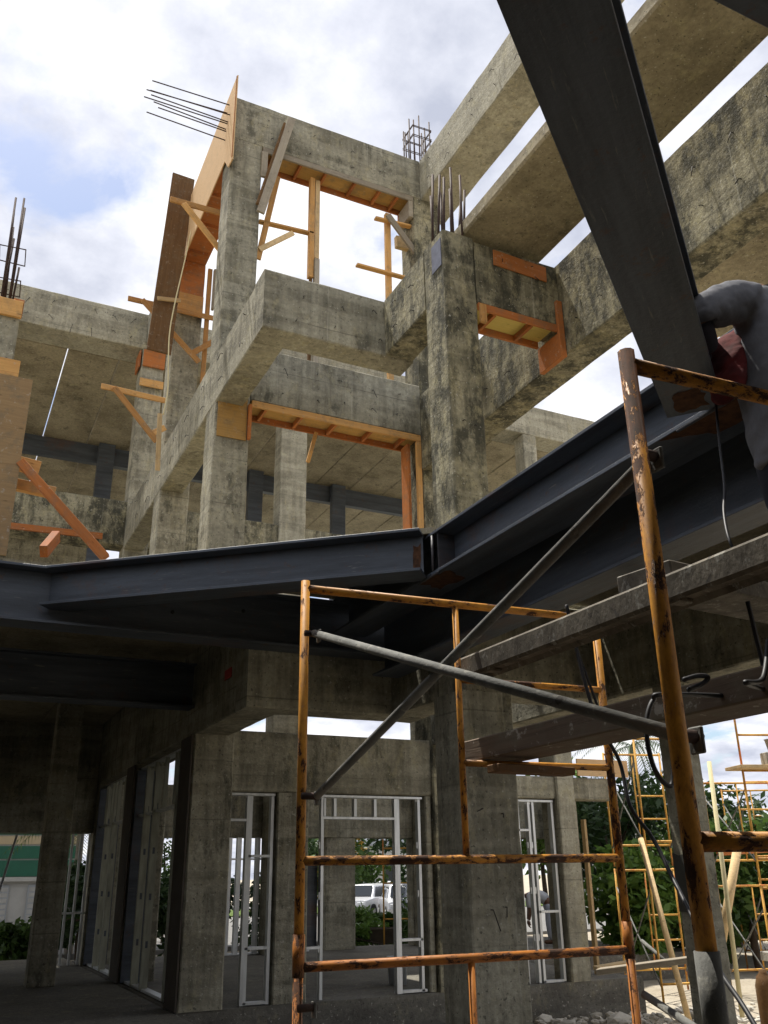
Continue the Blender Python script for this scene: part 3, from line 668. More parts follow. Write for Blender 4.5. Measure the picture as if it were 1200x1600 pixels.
p = on_y(605, 340, 12.28); tag(board('timber_prop', (p.x, 12.28, 9.45), (p.x, 12.28, 13.2), .09, .10, 'lumber', up=(1, 0, 0)), 'single slim timber prop in the right part of the upper opening', 'timber', 'timber props in the upper opening')
prop('timber rail from the left column to the double prop', ((404, 346), (489, 366)), .04, .10)
prop('short slanting timber under the left rail of the upper opening', ((405, 390), (458, 364)), .04, .09, 'lumber_pale', 12.22)
prop('upper timber rail crossing the slim prop near the beam corner', ((586, 341), (672, 362)), .04, .10, 'lumber', 12.2)
prop('lower timber rail crossing the slim prop above the middle beam', ((557, 414), (646, 438)), .04, .10, 'lumber', 12.2)
prop('brown timber slanting down to the stained beam in the upper opening', ((606, 336), (662, 412)), .05, .12, 'lumber_grey', 12.12)
prop('short timber block stepping down below the beam corner', ((618, 378), (668, 392)), .25, .10, 'lumber_pale', 12.35)
prop('timber block beside the column under the roof beam corner', ((640, 356), (690, 372)), .2, .13, 'lumber', 12.38)
prop('vertical timber cheek below the beam corner', ((650, 372), (645, 425)), .12, .22, 'lumber_pale', 12.45)
prop('weathered grey timber leaning in front of the top beam', ((456, 186), (407, 332)), .05, .14, 'lumber_grey', 11.90)
prop('darker weathered timber leaning behind the grey one', ((447, 194), (404, 320)), .05, .10, 'plank_brown', 11.98)
prop('thin orange timber leaning at the left side of the upper opening', ((434, 276), (403, 405)), .04, .10, 'lumber', 12.25)
prop('short white upright at the left end of the top formwork', ((414, 238), (412, 277)), .05, .11, 'lumber_grey', 12.0)
prop('thin slanting stick under the middle formwork', ((494, 676), (481, 722)), .05, .06, 'lumber', 12.45)
# shuttered column at the left edge
t = thing('shuttered_column', 'short concrete column in plywood shutters with bars on top at the left edge', 'column', (0, 10.3, 4.74))
colr = cbox('column', -0.38, 0.12, 10.05, 10.5, 4.75, 7.95, 'concrete', t)
bx('form_board', -.4, .13, 10.0, 10.045, 7.73, 7.96, 'lumber', t); bx('form_board', -.4, .20, 10.0, 10.045, 6.88, 7.15, 'lumber', t)
bx('plywood_sheet', -.4, .36, 9.975, 9.998, 4.75, 6.92, 'plywood_worn', t, 0)
bx('form_board', .02, .14, 10.06, 10.4, 7.965, 8.02, 'lumber_red', t)
def rb(px, py, qx, qy, yy): tube('rebar', [on_y(px, py, yy), on_y(qx, qy, yy)], .013, 'rebar_steel', t, 6)
for a in ((2, 466, 25, 309, 10.15), (6, 470, 23, 322, 10.3), (14, 470, 38, 310, 10.15), (16, 468, 39, 325, 10.3), (8, 466, 21, 355, 10.4), (4, 466, 22, 373, 10.2)): rb(*a)
for zz in (8.28, 8.75): tube('stirrup', [(-.24, 10.1, zz), (.06, 10.1, zz + .02), (.08, 10.42, zz), (-.22, 10.42, zz)], .009, 'rebar_steel', t, 5, closed=True, smooth=False)
rb(20, 468, 30, 418, 10.2)
tag(board('diagonal_brace', on_y(32, 722, 10.0), on_y(165, 872, 9.75), .09, .10, 'lumber_red'), 'red brown timber brace slanting down from the shuttered column', 'timber')
tag(board('brace_block', on_y(28, 724, 10.2), on_y(62, 733, 10.2), .09, .16, 'lumber'), 'short orange timber block beside the plywood, upper one', 'timber')
tag(board('brace_block', on_y(24, 757, 10.3), on_y(86, 771, 10.3), .09, .13, 'lumber'), 'longer orange timber block beside the plywood, lower one', 'timber')
tag(board('ledger_board', on_y(12, 821, 19.3), on_y(160, 838, 19.3), .05, .14, 'lumber_red'), 'reddish ledger board along the mouldy rear beam', 'timber')
tag(board('stub_timber', on_y(68, 862, 10.4), on_y(88, 838, 10.8), .09, .14, 'lumber_red'), 'short stub of timber standing on the plank ends', 'timber')
tag(bx('parapet_sheet', 9.32, 10.35, 12.05, 12.075, 2.925, 3.19, 'plywood', None, 0), 'pale plywood strip on the lintel at the right end of the wall', 'plywood')
tag(board('door_batten', (9.86, 12.72, 0.0), (9.86, 12.72, 2.3), .09, .05, 'lumber_pale', up=(1, 0, 0)), 'tall pale batten leaning on the last wall column', 'timber')

# ------------------------------------------------------------------ metal stud frames
def stud(parent, p, z0, z1, axis, wd=.04, dp=.09, holes=True, mat=None):
    """C-section stud: web lies along dp direction with punched slots"""
    vs, fs = [], []
    def q(a, b, c_, d_):
        i = len(vs); vs.extend([a, b, c_, d_]); fs.append((i, i + 1, i + 2, i + 3))
    th = .003
    def vbox(u0, u1, v0, v1, za, zb):
        i = len(vs)
        for z_ in (za, zb):
            for (u, v_) in ((u0, v0), (u1, v0), (u1, v1), (u0, v1)): vs.append((u, v_, z_) if axis == 'y' else (v_, u, z_))
        for f_ in ((0, 3, 2, 1), (4, 5, 6, 7), (0, 1, 5, 4), (1, 2, 6, 5), (2, 3, 7, 6), (3, 0, 4, 7)): fs.append(tuple(i + e_ for e_ in f_))
    # u across the wall face, v through the wall
    vbox(0, wd, 0, th, z0, z1); vbox(0, wd, dp - th, dp, z0, z1)
    cut = .018; vbox(0, th, th, dp / 2 - cut, z0, z1); vbox(0, th, dp / 2 + cut, dp - th, z0, z1)
    z = z0; hl = .09
    if holes:
        while z < z1:
            ze = min(z1, z + .55); vbox(0, th, dp / 2 - cut, dp / 2 + cut, z, ze); z = ze + hl
    else: vbox(0, th, dp / 2 - cut, dp / 2 + cut, z0, z1)
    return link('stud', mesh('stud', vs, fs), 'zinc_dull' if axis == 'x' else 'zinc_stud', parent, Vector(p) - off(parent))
def rail(parent, p0, p1, wd=.09, th=.035, name='track'):
    return board(name, p0, p1, wd, th, 'zinc_stud', parent, bev=.003)
YS = 12.14
def win_frame(label, x0, x1, studs, tracks, cripples=(), z0=0.01, z1=2.55):
    t = thing('stud_frame', label, 'stud frame', ((x0 + x1) / 2, YS, 0), 'galvanised stud frames in the openings')
    for xx in studs: stud(t, (xx, YS, 0), z0, z1 - .04, 'y')
    rail(t, (x0, YS + .045, z1 - .02), (x1, YS + .045, z1 - .02)); 
    for (a, b, z_) in tracks: rail(t, (a, YS + .045, z_), (b, YS + .045, z_), name='rail')
    for xx, za, zb in cripples: stud(t, (xx, YS, 0), za, zb, 'y', holes=False)
    return t
fD = win_frame('galvanised stud door frame with four top panes in the wide opening', 4.74, 6.52, (4.93, 6.06, 6.10, 6.44), [(4.97, 6.06, 2.24), (4.74, 4.93, 1.72), (6.14, 6.48, 1.72), (4.74, 4.93, .62), (6.14, 6.48, .66), (6.14, 6.52, .03)],
               [(5.12, 2.26, 2.5), (5.43, 2.26, 2.5), (5.74, 2.26, 2.5), (4.96, 2.26, 2.5)])
bx('blind_panel', 4.745, 4.925, 12.24, 12.26, .62, 1.70, 'primed_steel', fD, 0)
win_frame('narrow galvanised stud frame in the window beside the left pier', 3.63, 4.26, (3.86, 3.90, 4.20), [(3.9, 4.2, 1.75), (3.63, 3.86, 2.2), (3.9, 4.2, .65), (3.9, 4.2, .03)])
win_frame('galvanised stud frame in the window right of the big pier', 7.21, 8.86, (8.10, 8.16, 8.36, 8.44, 8.80), [(7.21, 8.36, 2.1), (8.44, 8.8, 1.72), (8.44, 8.8, .95), (8.44, 8.8, .02)], [(7.7, 2.12, 2.5)])
def side_frame(label, y0, y1, studs, z1=3.22):
    t = thing('stud_frame', label, 'stud frame', (3.3, (y0 + y1) / 2, 0), 'galvanised stud frames in the openings')
    for yy, wdt in studs:
        stud(t, (3.12, yy, 0), .01, z1 - .04, 'x', wd=.05, dp=wdt)
    rail(t, (3.2, y0, z1 - .02), (3.2, y1, z1 - .02), wd=.12); rail(t, (3.2, y0, 2.45), (3.2, y1, 2.45), wd=.1, name='rail')
    rail(t, (3.2, y0, .02), (3.2, y1, .02), wd=.12)
    k_ = 5
    for i in range(1, k_): stud(t, (3.12, y0 + (y1 - y0) * i / k_, 0), 2.47, z1 - .04, 'x', wd=.04, dp=.06, holes=False)
    for (yy) in (y0 + .02, y1 - .06): bx('jamb_liner', 3.08, 3.5, yy, yy + .04, .01, z1 - .05, 'primed_steel', t, 0)
    return t
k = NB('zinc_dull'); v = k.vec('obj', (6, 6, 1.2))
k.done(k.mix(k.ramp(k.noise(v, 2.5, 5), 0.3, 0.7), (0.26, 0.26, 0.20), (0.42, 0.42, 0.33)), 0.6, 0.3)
for (a_, b_) in ((12.05, 12.615), (15.75, 16.39)): bx('jamb_lining', 3.03, 3.052, a_, b_, .005, 3.262, 'dark_pole', BLD, 0)
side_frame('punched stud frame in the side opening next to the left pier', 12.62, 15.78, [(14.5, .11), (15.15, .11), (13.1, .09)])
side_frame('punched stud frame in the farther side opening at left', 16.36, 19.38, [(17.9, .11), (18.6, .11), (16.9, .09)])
t = thing('stud_wall', 'row of bare metal studs deep inside, behind the narrow window', 'stud frame', (7.2, 20.5, 0))
for i in range(9): stud(t, (5.9 + i * .21, 19.8, 0), .01, 2.28, 'y', wd=.10)
rail(t, (5.85, 19.85, .02), (7.8, 19.85, .02)); rail(t, (5.85, 19.85, 1.85), (7.8, 19.85, 1.85), name='rail')
t = thing('stud_wall', 'leaning bare studs and rails at the far left between dark columns', 'stud frame', (1.5, 19.5, 0))
for i in range(4): stud(t, (2.5 + i * .16, 19.5, 0), .01, 2.33, 'y')
board('loose_stud', (1.15, 18.6, .02), (1.62, 19.3, 2.3), .09, .04, 'zinc_stud', t, up=(1, 0, 0)); rail(t, (2.4, 19.55, .9), (3.05, 19.55, .9), name='rail')
tag(bx('blue_film_sheet', 3.045, 3.055, 16.40, 16.46, .05, 2.5, 'blue_film', None, 0), 'strip of dark blue film on the left side opening jamb', 'film')

# ------------------------------------------------------------------ near scaffold
SCF = thing('scaffold_tower', 'rusty yellow frame scaffold tower standing close in front', 'scaffold', (2.1, 2.5, GZ))
RP, RR = 0.0195, 0.0155
def sframe(t, a, b, z0, z1, rungs, mat, inner=True, rp=RP, rr=RR, half=None, seg=10, topbar=True):
    a, b = Vector((*a, 0)), Vector((*b, 0)); up = Vector((0, 0, 1)); d = (b - a).normalized()
    for p in (a, b): tube('post', [p + up * z0, p + up * z1], rp, mat, t, seg)
    def hb(f0, f1, z, r): 
        p, q = a.lerp(b, f0), a.lerp(b, f1)
        tube('rung', [p + up * z, q + up * z], r, mat, t, seg)
    if topbar: hb(0, 1, z1 - .035, rp * .95)
    for (f0, f1, z) in rungs: hb(f0, f1, z, rp * .95 if f1 - f0 > .9 else rr)
    if inner:
        p = a.lerp(b, half or .485); zl = min([z for (f0, f1, z) in rungs if f1 - f0 > .9] or [z0])
        tube('inner_post', [p + up * zl, p + up * (z1 - .04)], rr * .95, mat, t, seg)
A0, A1 = (1.37, 3.59), (2.90, 3.50); B0, B1 = (1.34, 1.40), (2.87, 1.32)
sframe(SCF, A0, A1, 1.215, 2.72, [(0, 1, 1.555), (.485, 1, 2.325), (.485, 1, 1.955)], 'scaffold_paint')
sframe(SCF, A0, A1, GZ + .02, 1.21, [(0, 1, 0.15), (.485, 1, .75)], 'scaffold_paint_rusty')
sframe(SCF, B0, B1, 1.235, 2.65, [(0, 1, 1.55), (.485, 1, 2.30), (.485, 1, 1.95)], 'scaffold_paint', rp=.0205)
sframe(SCF, B0, B1, GZ + .02, 1.22, [(0, 1, 0.15), (.485, 1, .75)], 'scaffold_paint_rusty', rp=.0205)
for (p, zs) in (((*A0,), (1.14, 1.29)), ((*A1,), (1.14, 1.29)), ((*B0,), (1.18, 1.36)), ((*B1,), (1.14, 1.32))):
    tube('coupling', [(p[0], p[1], zs[0]), (p[0], p[1], zs[1])], .0235, 'galvanised_tube' if p[0] < 1.36 else 'scaffold_paint_rusty', SCF, 12)
for p in (A0, A1, B0, B1):
    bx('base_plate', p[0] - .08, p[0] + .08, p[1] - .08, p[1] + .08, GZ - .1, GZ + .02, 'scaffold_paint_rusty', SCF)
def xbrace(t, p, q, r=.0165, mat='galvanised_tube'):
    p, q = Vector(p), Vector(q); d = (q - p).normalized(); tube('cross_brace', [p, q], r, mat, t, 10)
xbrace(SCF, (1.40, 3.55, 2.475), (1.385, 1.43, 1.755), .0165)
xbrace(SCF, (1.415, 3.53, 1.80), (1.40, 1.44, 2.395), .0165)
xbrace(SCF, (2.93, 3.47, 1.00), (2.88, 1.36, 0.35), .0165)
for (x_, y_, z_) in ((1.39, 3.56, 2.475), (1.39, 3.56, 1.80), (1.375, 1.42, 1.755), (1.375, 1.42, 2.395), (1.39, 3.56, 1.04)):
    tube('lock_stud', [(x_ - .03, y_, z_), (x_ + .045, y_, z_)], .014, 'rebar_steel', SCF, 8)
    bx('lock_flap', x_ + .03, x_ + .04, y_ - .02, y_ + .02, z_ - .035, z_ + .02, 'galvanised_tube', SCF)
# deck boards
t = thing('scaffold_deck', 'grey metal scaffold deck board spattered with cement, upper of the two boards', 'scaffold board', (2.4, 2.3, 2.34))
prof = [(0, .012), (0, .088), (.012, .10), (.118, .10), (.13, .088), (.13, .012), (.118, 0), (.10, .018), (.03, .018), (.012, 0)]
y0, y1 = 3.66, 0.9; k_ = len(prof)
me = mesh('deck', [(2.16 + u, y0, 2.345 + v_) for u, v_ in prof] + [(2.16 + u, y1, 2.345 + v_) for u, v_ in prof],
          [tuple(range(k_)), tuple(reversed(range(k_, 2 * k_)))] + [((i + 1) % k_, i, i + k_, (i + 1) % k_ + k_) for i in range(k_)])
for v_ in me.vertices: v_.co -= off(t)
link('deck', me, 'galvanised_plank', t)
for yy in (3.4, 2.2, 1.1): bx('deck_rib', 2.19, 2.26, yy, yy + .05, 2.347, 2.364, 'galvanised_plank', t)
tag(board('scaffold_plank', (2.325, 3.74, 2.022), (2.325, .8, 2.022), .23, .098, 'plank_rusty', bev=.006), 'rough brown timber plank lying on the lower scaffold rungs', 'plank')
tag(board('timber_bearer', (2.19, 3.42, 1.922), (2.62, 3.45, 1.922), .09, .035, 'plank_brown', bev=.004), 'short dark timber wedge tied under the brown plank', 'timber')
tag(board('work_plank', (2.7, 2.9, 2.70), (4.9, 3.25, 2.76), .30, .09, 'galvanised_plank', bev=.006), 'grey board the worker stands on, behind the near yellow post', 'plank')
tag(tube('spring', [on_y(968 + i * .5, 928 + (6 if i % 2 else -6), 5.2) for i in range(0, 100, 1)], .008, 'black_rubber', None, 4), 'dark ribbed rod lying behind the near yellow post', 'rod')

# welding cable and hose
def cable(label, pts, r, name='cable'): return tag(tube(name, smooth_path(pts, 7), r, 'black_rubber', None, 8), label, 'cable')
cable('black welding cable dropping from the weld at the wide beam', [on_y(1118, 625, 3.3), on_y(1124, 690, 3.2), on_y(1132, 760, 3.1), on_y(1131, 800, 3.0), on_y(1140, 845, 2.9), on_y(1160, 880, 2.9)], .0075)
cable('black cable looping round the near yellow post', [on_y(1200, 1000, 1.9), on_y(1192, 1060, 1.85), on_y(1165, 1068, 1.8), (2.62, 2.2, 2.05), on_y(1050, 1085, 2.0), on_y(1020, 1095, 2.0), on_y(1010, 1140, 2.0), on_y(1022, 1200, 2.0), on_y(1048, 1228, 2.0), on_y(1052, 1180, 2.0), on_y(1050, 1110, 2.0)], .0075)
cable('black hose loop sticking out right of the near yellow post', [on_y(1075, 1078, 2.0), on_y(1098, 1068, 2.0), on_y(1106, 1058, 2.0), on_y(1090, 1056, 2.0), on_y(1068, 1062, 2.0)], .0075)
cable('long black cable sagging from the scaffold rail down to the ground', [on_y(885, 945, 3.45), on_y(900, 1010, 3.45), on_y(915, 1070, 3.42), on_y(935, 1130, 3.4), on_y(968, 1190, 3.4), on_y(985, 1260, 3.35), on_y(1020, 1310, 3.3), on_y(1050, 1370, 3.2), on_y(1080, 1430, 3.0), on_y(1120, 1510, 2.8), on_y(1160, 1570, 2.6), on_y(1190, 1620, 2.5)], .009)
tag(tube('cable', smooth_path([on_y(905, 1025, 3.5), on_y(918, 1060, 3.48), on_y(936, 1110, 3.46)], 5), .007, 'black_rubber', None, 6), 'short black cord hanging under the metal deck board', 'cable')
tag(tube('tie_loop', smooth_path([on_y(1168, 940, 2.0), on_y(1180, 990, 2.0), on_y(1192, 1050, 2.0), on_y(1165, 1062, 2.0)], 5), .008, 'black_rubber', None, 6), 'black cord hanging at the right edge beside the brown plank', 'cable')

# ------------------------------------------------------------------ people
def skin_mesh(name, verts, edges, mat, parent, sub=2, root=0):
    me = bpy.data.meshes.new(name); bm = bmesh.new(); lay = bm.verts.layers.skin.verify(); vv = []
    o_ = off(parent)
    for i, (p, r) in enumerate(verts):
        v_ = bm.verts.new(Vector(p) - o_); v_[lay].radius = (r, r) if not isinstance(r, tuple) else r
        v_[lay].use_root = (i == root); vv.append(v_)
    for a, b in edges: bm.edges.new((vv[a], vv[b]))
    bm.to_mesh(me); bm.free()
    o = link(name, me, mat, parent); o.modifiers.new('skin', 'SKIN').use_smooth_shade = True
    m_ = o.modifiers.new('sub', 'SUBSURF'); m_.levels = sub; m_.render_levels = sub
    return o
def wrinkle(o, scale, strength, kind='CLOUDS'):
    tx = bpy.data.textures.new('wr', kind); tx.noise_scale = scale
    if kind == 'MARBLE': tx.turbulence = 4.0; tx.noise_depth = 1
    m_ = o.modifiers.new('wr', 'DISPLACE'); m_.texture = tx; m_.strength = strength; m_.texture_coords = 'LOCAL'
def hand(parent, wrist, d, upv, mat, curl=.5):
    """palm with five bent fingers, as one skinned mesh"""
    d = Vector(d).normalized(); u = Vector(upv).normalized(); s_ = d.cross(u).normalized()
    V_ = [(wrist, .026), (wrist + d * .05, (.036, .020)), (wrist + d * .085, (.040, .018))]; E_ = [(0, 1), (1, 2)]
    for i, f_ in enumerate((-.032, -.011, .011, .031)):
        L = (.062, .075, .070, .055)[i]; b = wrist + d * .09 + s_ * f_; k0 = len(V_)
        V_ += [(b, .0105), (b + d * L * .5 - u * L * .18 * curl, .0095), (b + d * L * .75 - u * L * .6 * curl, .0085), (b + d * L * .78 - u * L * 1.0 * curl, .0075)]
        E_ += [(2, k0), (k0, k0 + 1), (k0 + 1, k0 + 2), (k0 + 2, k0 + 3)]
    k0 = len(V_); b = wrist + d * .035 - s_ * .035
    V_ += [(b, .014), (b + d * .03 - s_ * .025 - u * .015, .012), (b + d * .06 - s_ * .02 - u * .03, .010)]; E_ += [(1, k0), (k0, k0 + 1), (k0 + 1, k0 + 2)]
    return skin_mesh('hand', V_, E_, mat, parent, 1)
def head(parent, c, face, mat_skin, mat_hair, sc=1.0, cap=None):
    """head with nose, ears, brow and mouth shaped into one mesh"""
    face = Vector(face).normalized(); upv = Vector((0, 0, 1)); s_ = face.cross(upv).normalized(); upv = s_.cross(face).normalized()
    bm = bmesh.new(); bmesh.ops.create_uvsphere(bm, u_segments=24, v_segments=18, radius=1.0)
    for v_ in bm.verts:
        x_, y_, z_ = v_.co; fx = y_
        p = Vector((x_ * .074, y_ * .095, z_ * .118))
        if z_ < -.2: p.x *= 1 - .35 * (-z_ - .2); p.y *= 1 - .12 * (-z_ - .2)
        if y_ > .8 and abs(x_) < .2 and -.35 < z_ < .12: p.y += .022 * (1 - abs(x_) / .2) * (1 - (z_ + .1) ** 2 * 8) if (z_ + .1) ** 2 * 8 < 1 else 0
        if y_ > .7 and .05 < z_ < .25 and .15 < abs(x_) < .5: p.y -= .008
        if y_ > .8 and -.55 < z_ < -.42 and abs(x_) < .3: p.y -= .006
        if abs(x_) > .93 and abs(z_) < .3 and abs(y_) < .25: p.x += math.copysign(.012, x_)
        v_.co = s_ * p.x + face * p.y + upv * p.z
    me = bpy.data.meshes.new('head'); bm.to_mesh(me); bm.free(); o = link('head', me, mat_skin, parent, Vector(c) - off(parent), True)
    for sg in (-1, 1):
        e_ = tube('eye', [Vector(c) + face * .084 + s_ * sg * .03 + upv * .008, Vector(c) + face * .09 + s_ * sg * .03 + upv * .008], .009, 'black_rubber', o, 8)
    bm = bmesh.new(); bmesh.ops.create_uvsphere(bm, u_segments=20, v_segments=14, radius=1.0)
    for v_ in bm.verts:
        x_, y_, z_ = v_.co; z2 = max(z_, -.35 if y_ < .2 else .38)
        v_.co = s_ * (x_ * .081) + face * (y_ * .10) + upv * (z2 * .127)
    me = bpy.data.meshes.new('hair'); bm.to_mesh(me); bm.free(); link('hair', me, cap or mat_hair, parent, Vector(c) - off(parent), True)
    return o
# welder: back and shoulder at the right edge, bending to the left towards the wide beam
Wf = thing('person', 'worker in grey shirt and dark trousers bending over the weld at the right edge', 'person', (3.98, 3.02, 2.80))
sh = on_y(1166, 462, 2.98); el = on_y(1088, 487, 3.02); wr = on_y(1112, 552, 3.14)
hp = Vector((3.96, 3.02, 3.64)); ch = on_y(1206, 545, 3.0); nk = on_y(1200, 468, 3.06)
shL = Vector((4.12, 3.28, 4.42)); elL = Vector((3.95, 3.50, 4.28)); wrL = Vector((3.70, 3.42, 4.36))
V_ = [(hp, (.17, .13)), (hp.lerp(ch, .5), (.15, .12)), (ch, (.17, .13)), (nk, .065), (nk + Vector((-.02, .07, .12)), .055), (sh, .065), (el, .05), (wr, .032), (shL, .065), (elL, .05), (wrL, .032),
      (hp + Vector((-.02, -.12, -.04)), .095), (hp + Vector((.03, -.14, -.44)), .065), (hp + Vector((.05, -.14, -.80)), .045), (hp + Vector((-.05, -.14, -.82)), .04),
      (hp + Vector((.06, .12, -.04)), .095), (hp + Vector((.10, .14, -.44)), .065), (hp + Vector((.13, .14, -.80)), .045), (hp + Vector((.03, .14, -.82)), .04)]
E_ = [(0, 1), (1, 2), (2, 3), (3, 4), (2, 5), (5, 6), (6, 7), (2, 8), (8, 9), (9, 10), (0, 11), (11, 12), (12, 13), (13, 14), (0, 15), (15, 16), (16, 17), (17, 18)]
skin_mesh('body', V_, E_, 'skin', Wf)
hand(Wf, wr, Vector((-.3, .5, -.5)), Vector((0, 0, 1)), 'glove_dark'); hand(Wf, wrL, Vector((-.6, -.2, -.4)), Vector((0, 0, 1)), 'glove_dark')
head(Wf, nk + Vector((.10, .16, .12)), (-.8, .3, -.5), 'skin', 'hair_black')
hem = Vector((3.86, 2.90, 3.56))
up_ = Vector((0, 0, 1))
shirt = skin_mesh('shirt', [(hp + Vector((.03, -.03, -.09)), (.25, .20)), (hp + Vector((.01, -.03, -.02)), (.232, .19)), (hp.lerp(ch, .45) + Vector((.0, -.03, 0)), (.232, .19)), (ch + Vector((.03, -.02, .04)), (.245, .20)),
                            (sh + Vector((.05, .0, -.03)), .150), (sh.lerp(el, .35) - up_ * .02, .132), (sh.lerp(el, .7) - up_ * .02, .115), (el - up_ * .015, .105), (el.lerp(wr, .22), .095), (nk + Vector((.04, 0, .01)), .13), (shL, .115), (elL, .085), (elL.lerp(wrL, .6), .062)],
                  [(0, 1), (1, 2), (2, 3), (3, 4), (4, 5), (5, 6), (6, 7), (7, 8), (3, 9), (3, 10), (10, 11), (11, 12)], 'shirt_grey', Wf, 4)
wrinkle(shirt, .30, .06); wrinkle(shirt, .07, .02); wrinkle(shirt, .12, .028, 'MARBLE')
skin_mesh('sleeve_cuff', [(el.lerp(wr, .15), .075), (el.lerp(wr, .6), .066), (wr, .056)], [(0, 1), (1, 2)], 'glove_dark', Wf)
tr_ = skin_mesh('trousers', [(hp + Vector((0, 0, .06)), (.19, .16)), (hp + Vector((0, 0, -.10)), (.19, .17)), (hp + Vector((-.02, -.13, -.14)), .12), (hp + Vector((.03, -.14, -.46)), .09), (hp + Vector((.05, -.14, -.78)), .075),
                             (hp + Vector((.06, .13, -.14)), .12), (hp + Vector((.10, .14, -.46)), .09), (hp + Vector((.13, .14, -.78)), .075)],
                [(0, 1), (1, 2), (2, 3), (3, 4), (1, 5), (5, 6), (6, 7)], 'trouser_navy', Wf)
ap = skin_mesh('apron', [(on_y(1146, 520, 3.16), (.12, .05)), (on_y(1138, 550, 3.15), (.14, .06)), (on_y(1136, 590, 3.14), (.13, .06)), (on_y(1140, 625, 3.12), (.10, .04))], [(0, 1), (1, 2), (2, 3)], 'apron_red', Wf, 4)
wrinkle(ap, .14, .05)
for a, b in ((13, 14), (17, 18)):
    p, q = V_[a][0], V_[b][0]; skin_mesh('boot', [(p + Vector((.03, 0, .02)), .055), (p + Vector((.02, 0, -.03)), .055), (q + Vector((-.04, 0, 0)), (.05, .035)), (q + Vector((-.12, 0, -.005)), (.042, .028))], [(0, 1), (1, 2), (2, 3)], 'boot_brown', Wf)
# bending labourer far inside, seen through the right window
bp = on_z(862, 1474, 0.0); P2 = thing('person', 'labourer in pale clothes bending down beyond the right window', 'person', (bp.x, bp.y, 0))
h2 = bp + Vector((.02, 0, .86)); dr = Vector((.80, -.45, 0)).normalized(); lat = Vector((-dr.y, dr.x, 0))
V_ = [(h2, (.15, .12)), (h2 - dr * .22 + Vector((0, 0, .16)), (.14, .12)), (h2 - dr * .48 + Vector((0, 0, .20)), (.16, .12)), (h2 - dr * .62 + Vector((0, 0, .13)), .055),
      (h2 - dr * .45 + lat * .19 + Vector((0, 0, .15)), .06), (h2 - dr * .46 + lat * .2 + Vector((0, 0, -.14)), .045), (h2 - dr * .50 + lat * .16 + Vector((0, 0, -.38)), .032),
      (h2 - dr * .45 - lat * .19 + Vector((0, 0, .15)), .06), (h2 - dr * .46 - lat * .2 + Vector((0, 0, -.14)), .045), (h2 - dr * .50 - lat * .16 + Vector((0, 0, -.38)), .032),
      (h2 + lat * .1 - Vector((0, 0, .08)), .09), (h2 + lat * .11 - dr * .03 - Vector((0, 0, .43)), .062), (h2 + lat * .12 - Vector((0, 0, .79)), .04),
      (h2 - lat * .1 - Vector((0, 0, .08)), .09), (h2 - lat * .11 - dr * .03 - Vector((0, 0, .43)), .062), (h2 - lat * .12 - Vector((0, 0, .79)), .04)]
skin_mesh('body', V_, [(0, 1), (1, 2), (2, 3), (2, 4), (4, 5), (5, 6), (2, 7), (7, 8), (8, 9), (0, 10), (10, 11), (11, 12), (0, 13), (13, 14), (14, 15)], 'skin', P2)
skin_mesh('shirt', [(h2, (.19, .15)), (V_[1][0], (.185, .155)), (V_[2][0], (.19, .15)), (V_[4][0], .085), (V_[5][0], .065), (V_[7][0], .085), (V_[8][0], .065)], [(0, 1), (1, 2), (2, 3), (3, 4), (2, 5), (5, 6)], 'shirt_white', P2)
skin_mesh('trousers', [(h2 + Vector((0, 0, .03)), (.18, .15)), (h2 - Vector((0, 0, .1)), (.18, .15)), (V_[10][0] - Vector((0, 0, .1)), .11), (V_[11][0], .088), (V_[12][0], .075), (V_[13][0] - Vector((0, 0, .1)), .11), (V_[14][0], .088), (V_[15][0], .075)], [(0, 1), (1, 2), (2, 3), (3, 4), (1, 5), (5, 6), (6, 7)], 'trouser_pale', P2)
head(P2, h2 - dr * .72 + Vector((0, 0, .08)), -dr * .5 + Vector((0, 0, -1)), 'skin', 'hair_black')
hand(P2, V_[6][0], Vector((0, 0, -1)), -dr, 'skin'); hand(P2, V_[9][0], Vector((0, 0, -1)), -dr, 'skin')
for i in (12, 15):
    p = V_[i][0]; skin_mesh('boot', [(p, .05), (p - Vector((0, 0, .03)), .05), (p - dr * .1 - Vector((0, 0, .045)), (.045, .03)), (p - dr * .17 - Vector((0, 0, .05)), (.04, .022))], [(0, 1), (1, 2), (2, 3)], 'boot_brown', P2)

# ------------------------------------------------------------------ yard at the right: far scaffolds, blocks, rubble
def far_tower(label, a, b, dvec, lifts, z0, lift=1.95, braces=True):
    t = thing('scaffold_tower', label, 'scaffold', (a[0], a[1], GZ))
    d = Vector((*dvec, 0)); a3, b3 = Vector((*a, 0)), Vector((*b, 0))
    for L in range(lifts):
        za, zb = z0 + L * lift, z0 + (L + 1) * lift - .03
        for k_ in (0, 1):
            p, q = a3 + d * k_, b3 + d * k_
            sframe(t, p.xy, q.xy, za, zb, [(0, 1, za + .35), (.5, 1, za + .8), (.5, 1, za + 1.2)], 'far_scaffold_paint', seg=6, half=.5)
        up = Vector((0, 0, 1))
        for p in (a3, b3):
            tube('cross_brace', [p + up * (za + .3), p + d + up * (zb - .3)], .013, 'galvanised_tube', t, 6)
            tube('cross_brace', [p + up * (zb - .3), p + d + up * (za + .3)], .013, 'galvanised_tube', t, 6)
    return t
far_tower('orange frame scaffold between the last wall column and the pale column', (10.25, 11.72), (11.35, 11.45), (.9, 1.9), 2, GZ + .02, 2.0)
ft = far_tower('tall yellow frame scaffold with a boarded top at the right edge', (11.55, 10.75), (12.75, 10.35), (1.0, 1.9), 2, GZ + .02, 1.72)
far_tower('low orange frame scaffold behind the tall yellow one', (14.6, 13.6), (15.7, 13.0), (1.2, 1.8), 2, GZ + .02, 1.8)
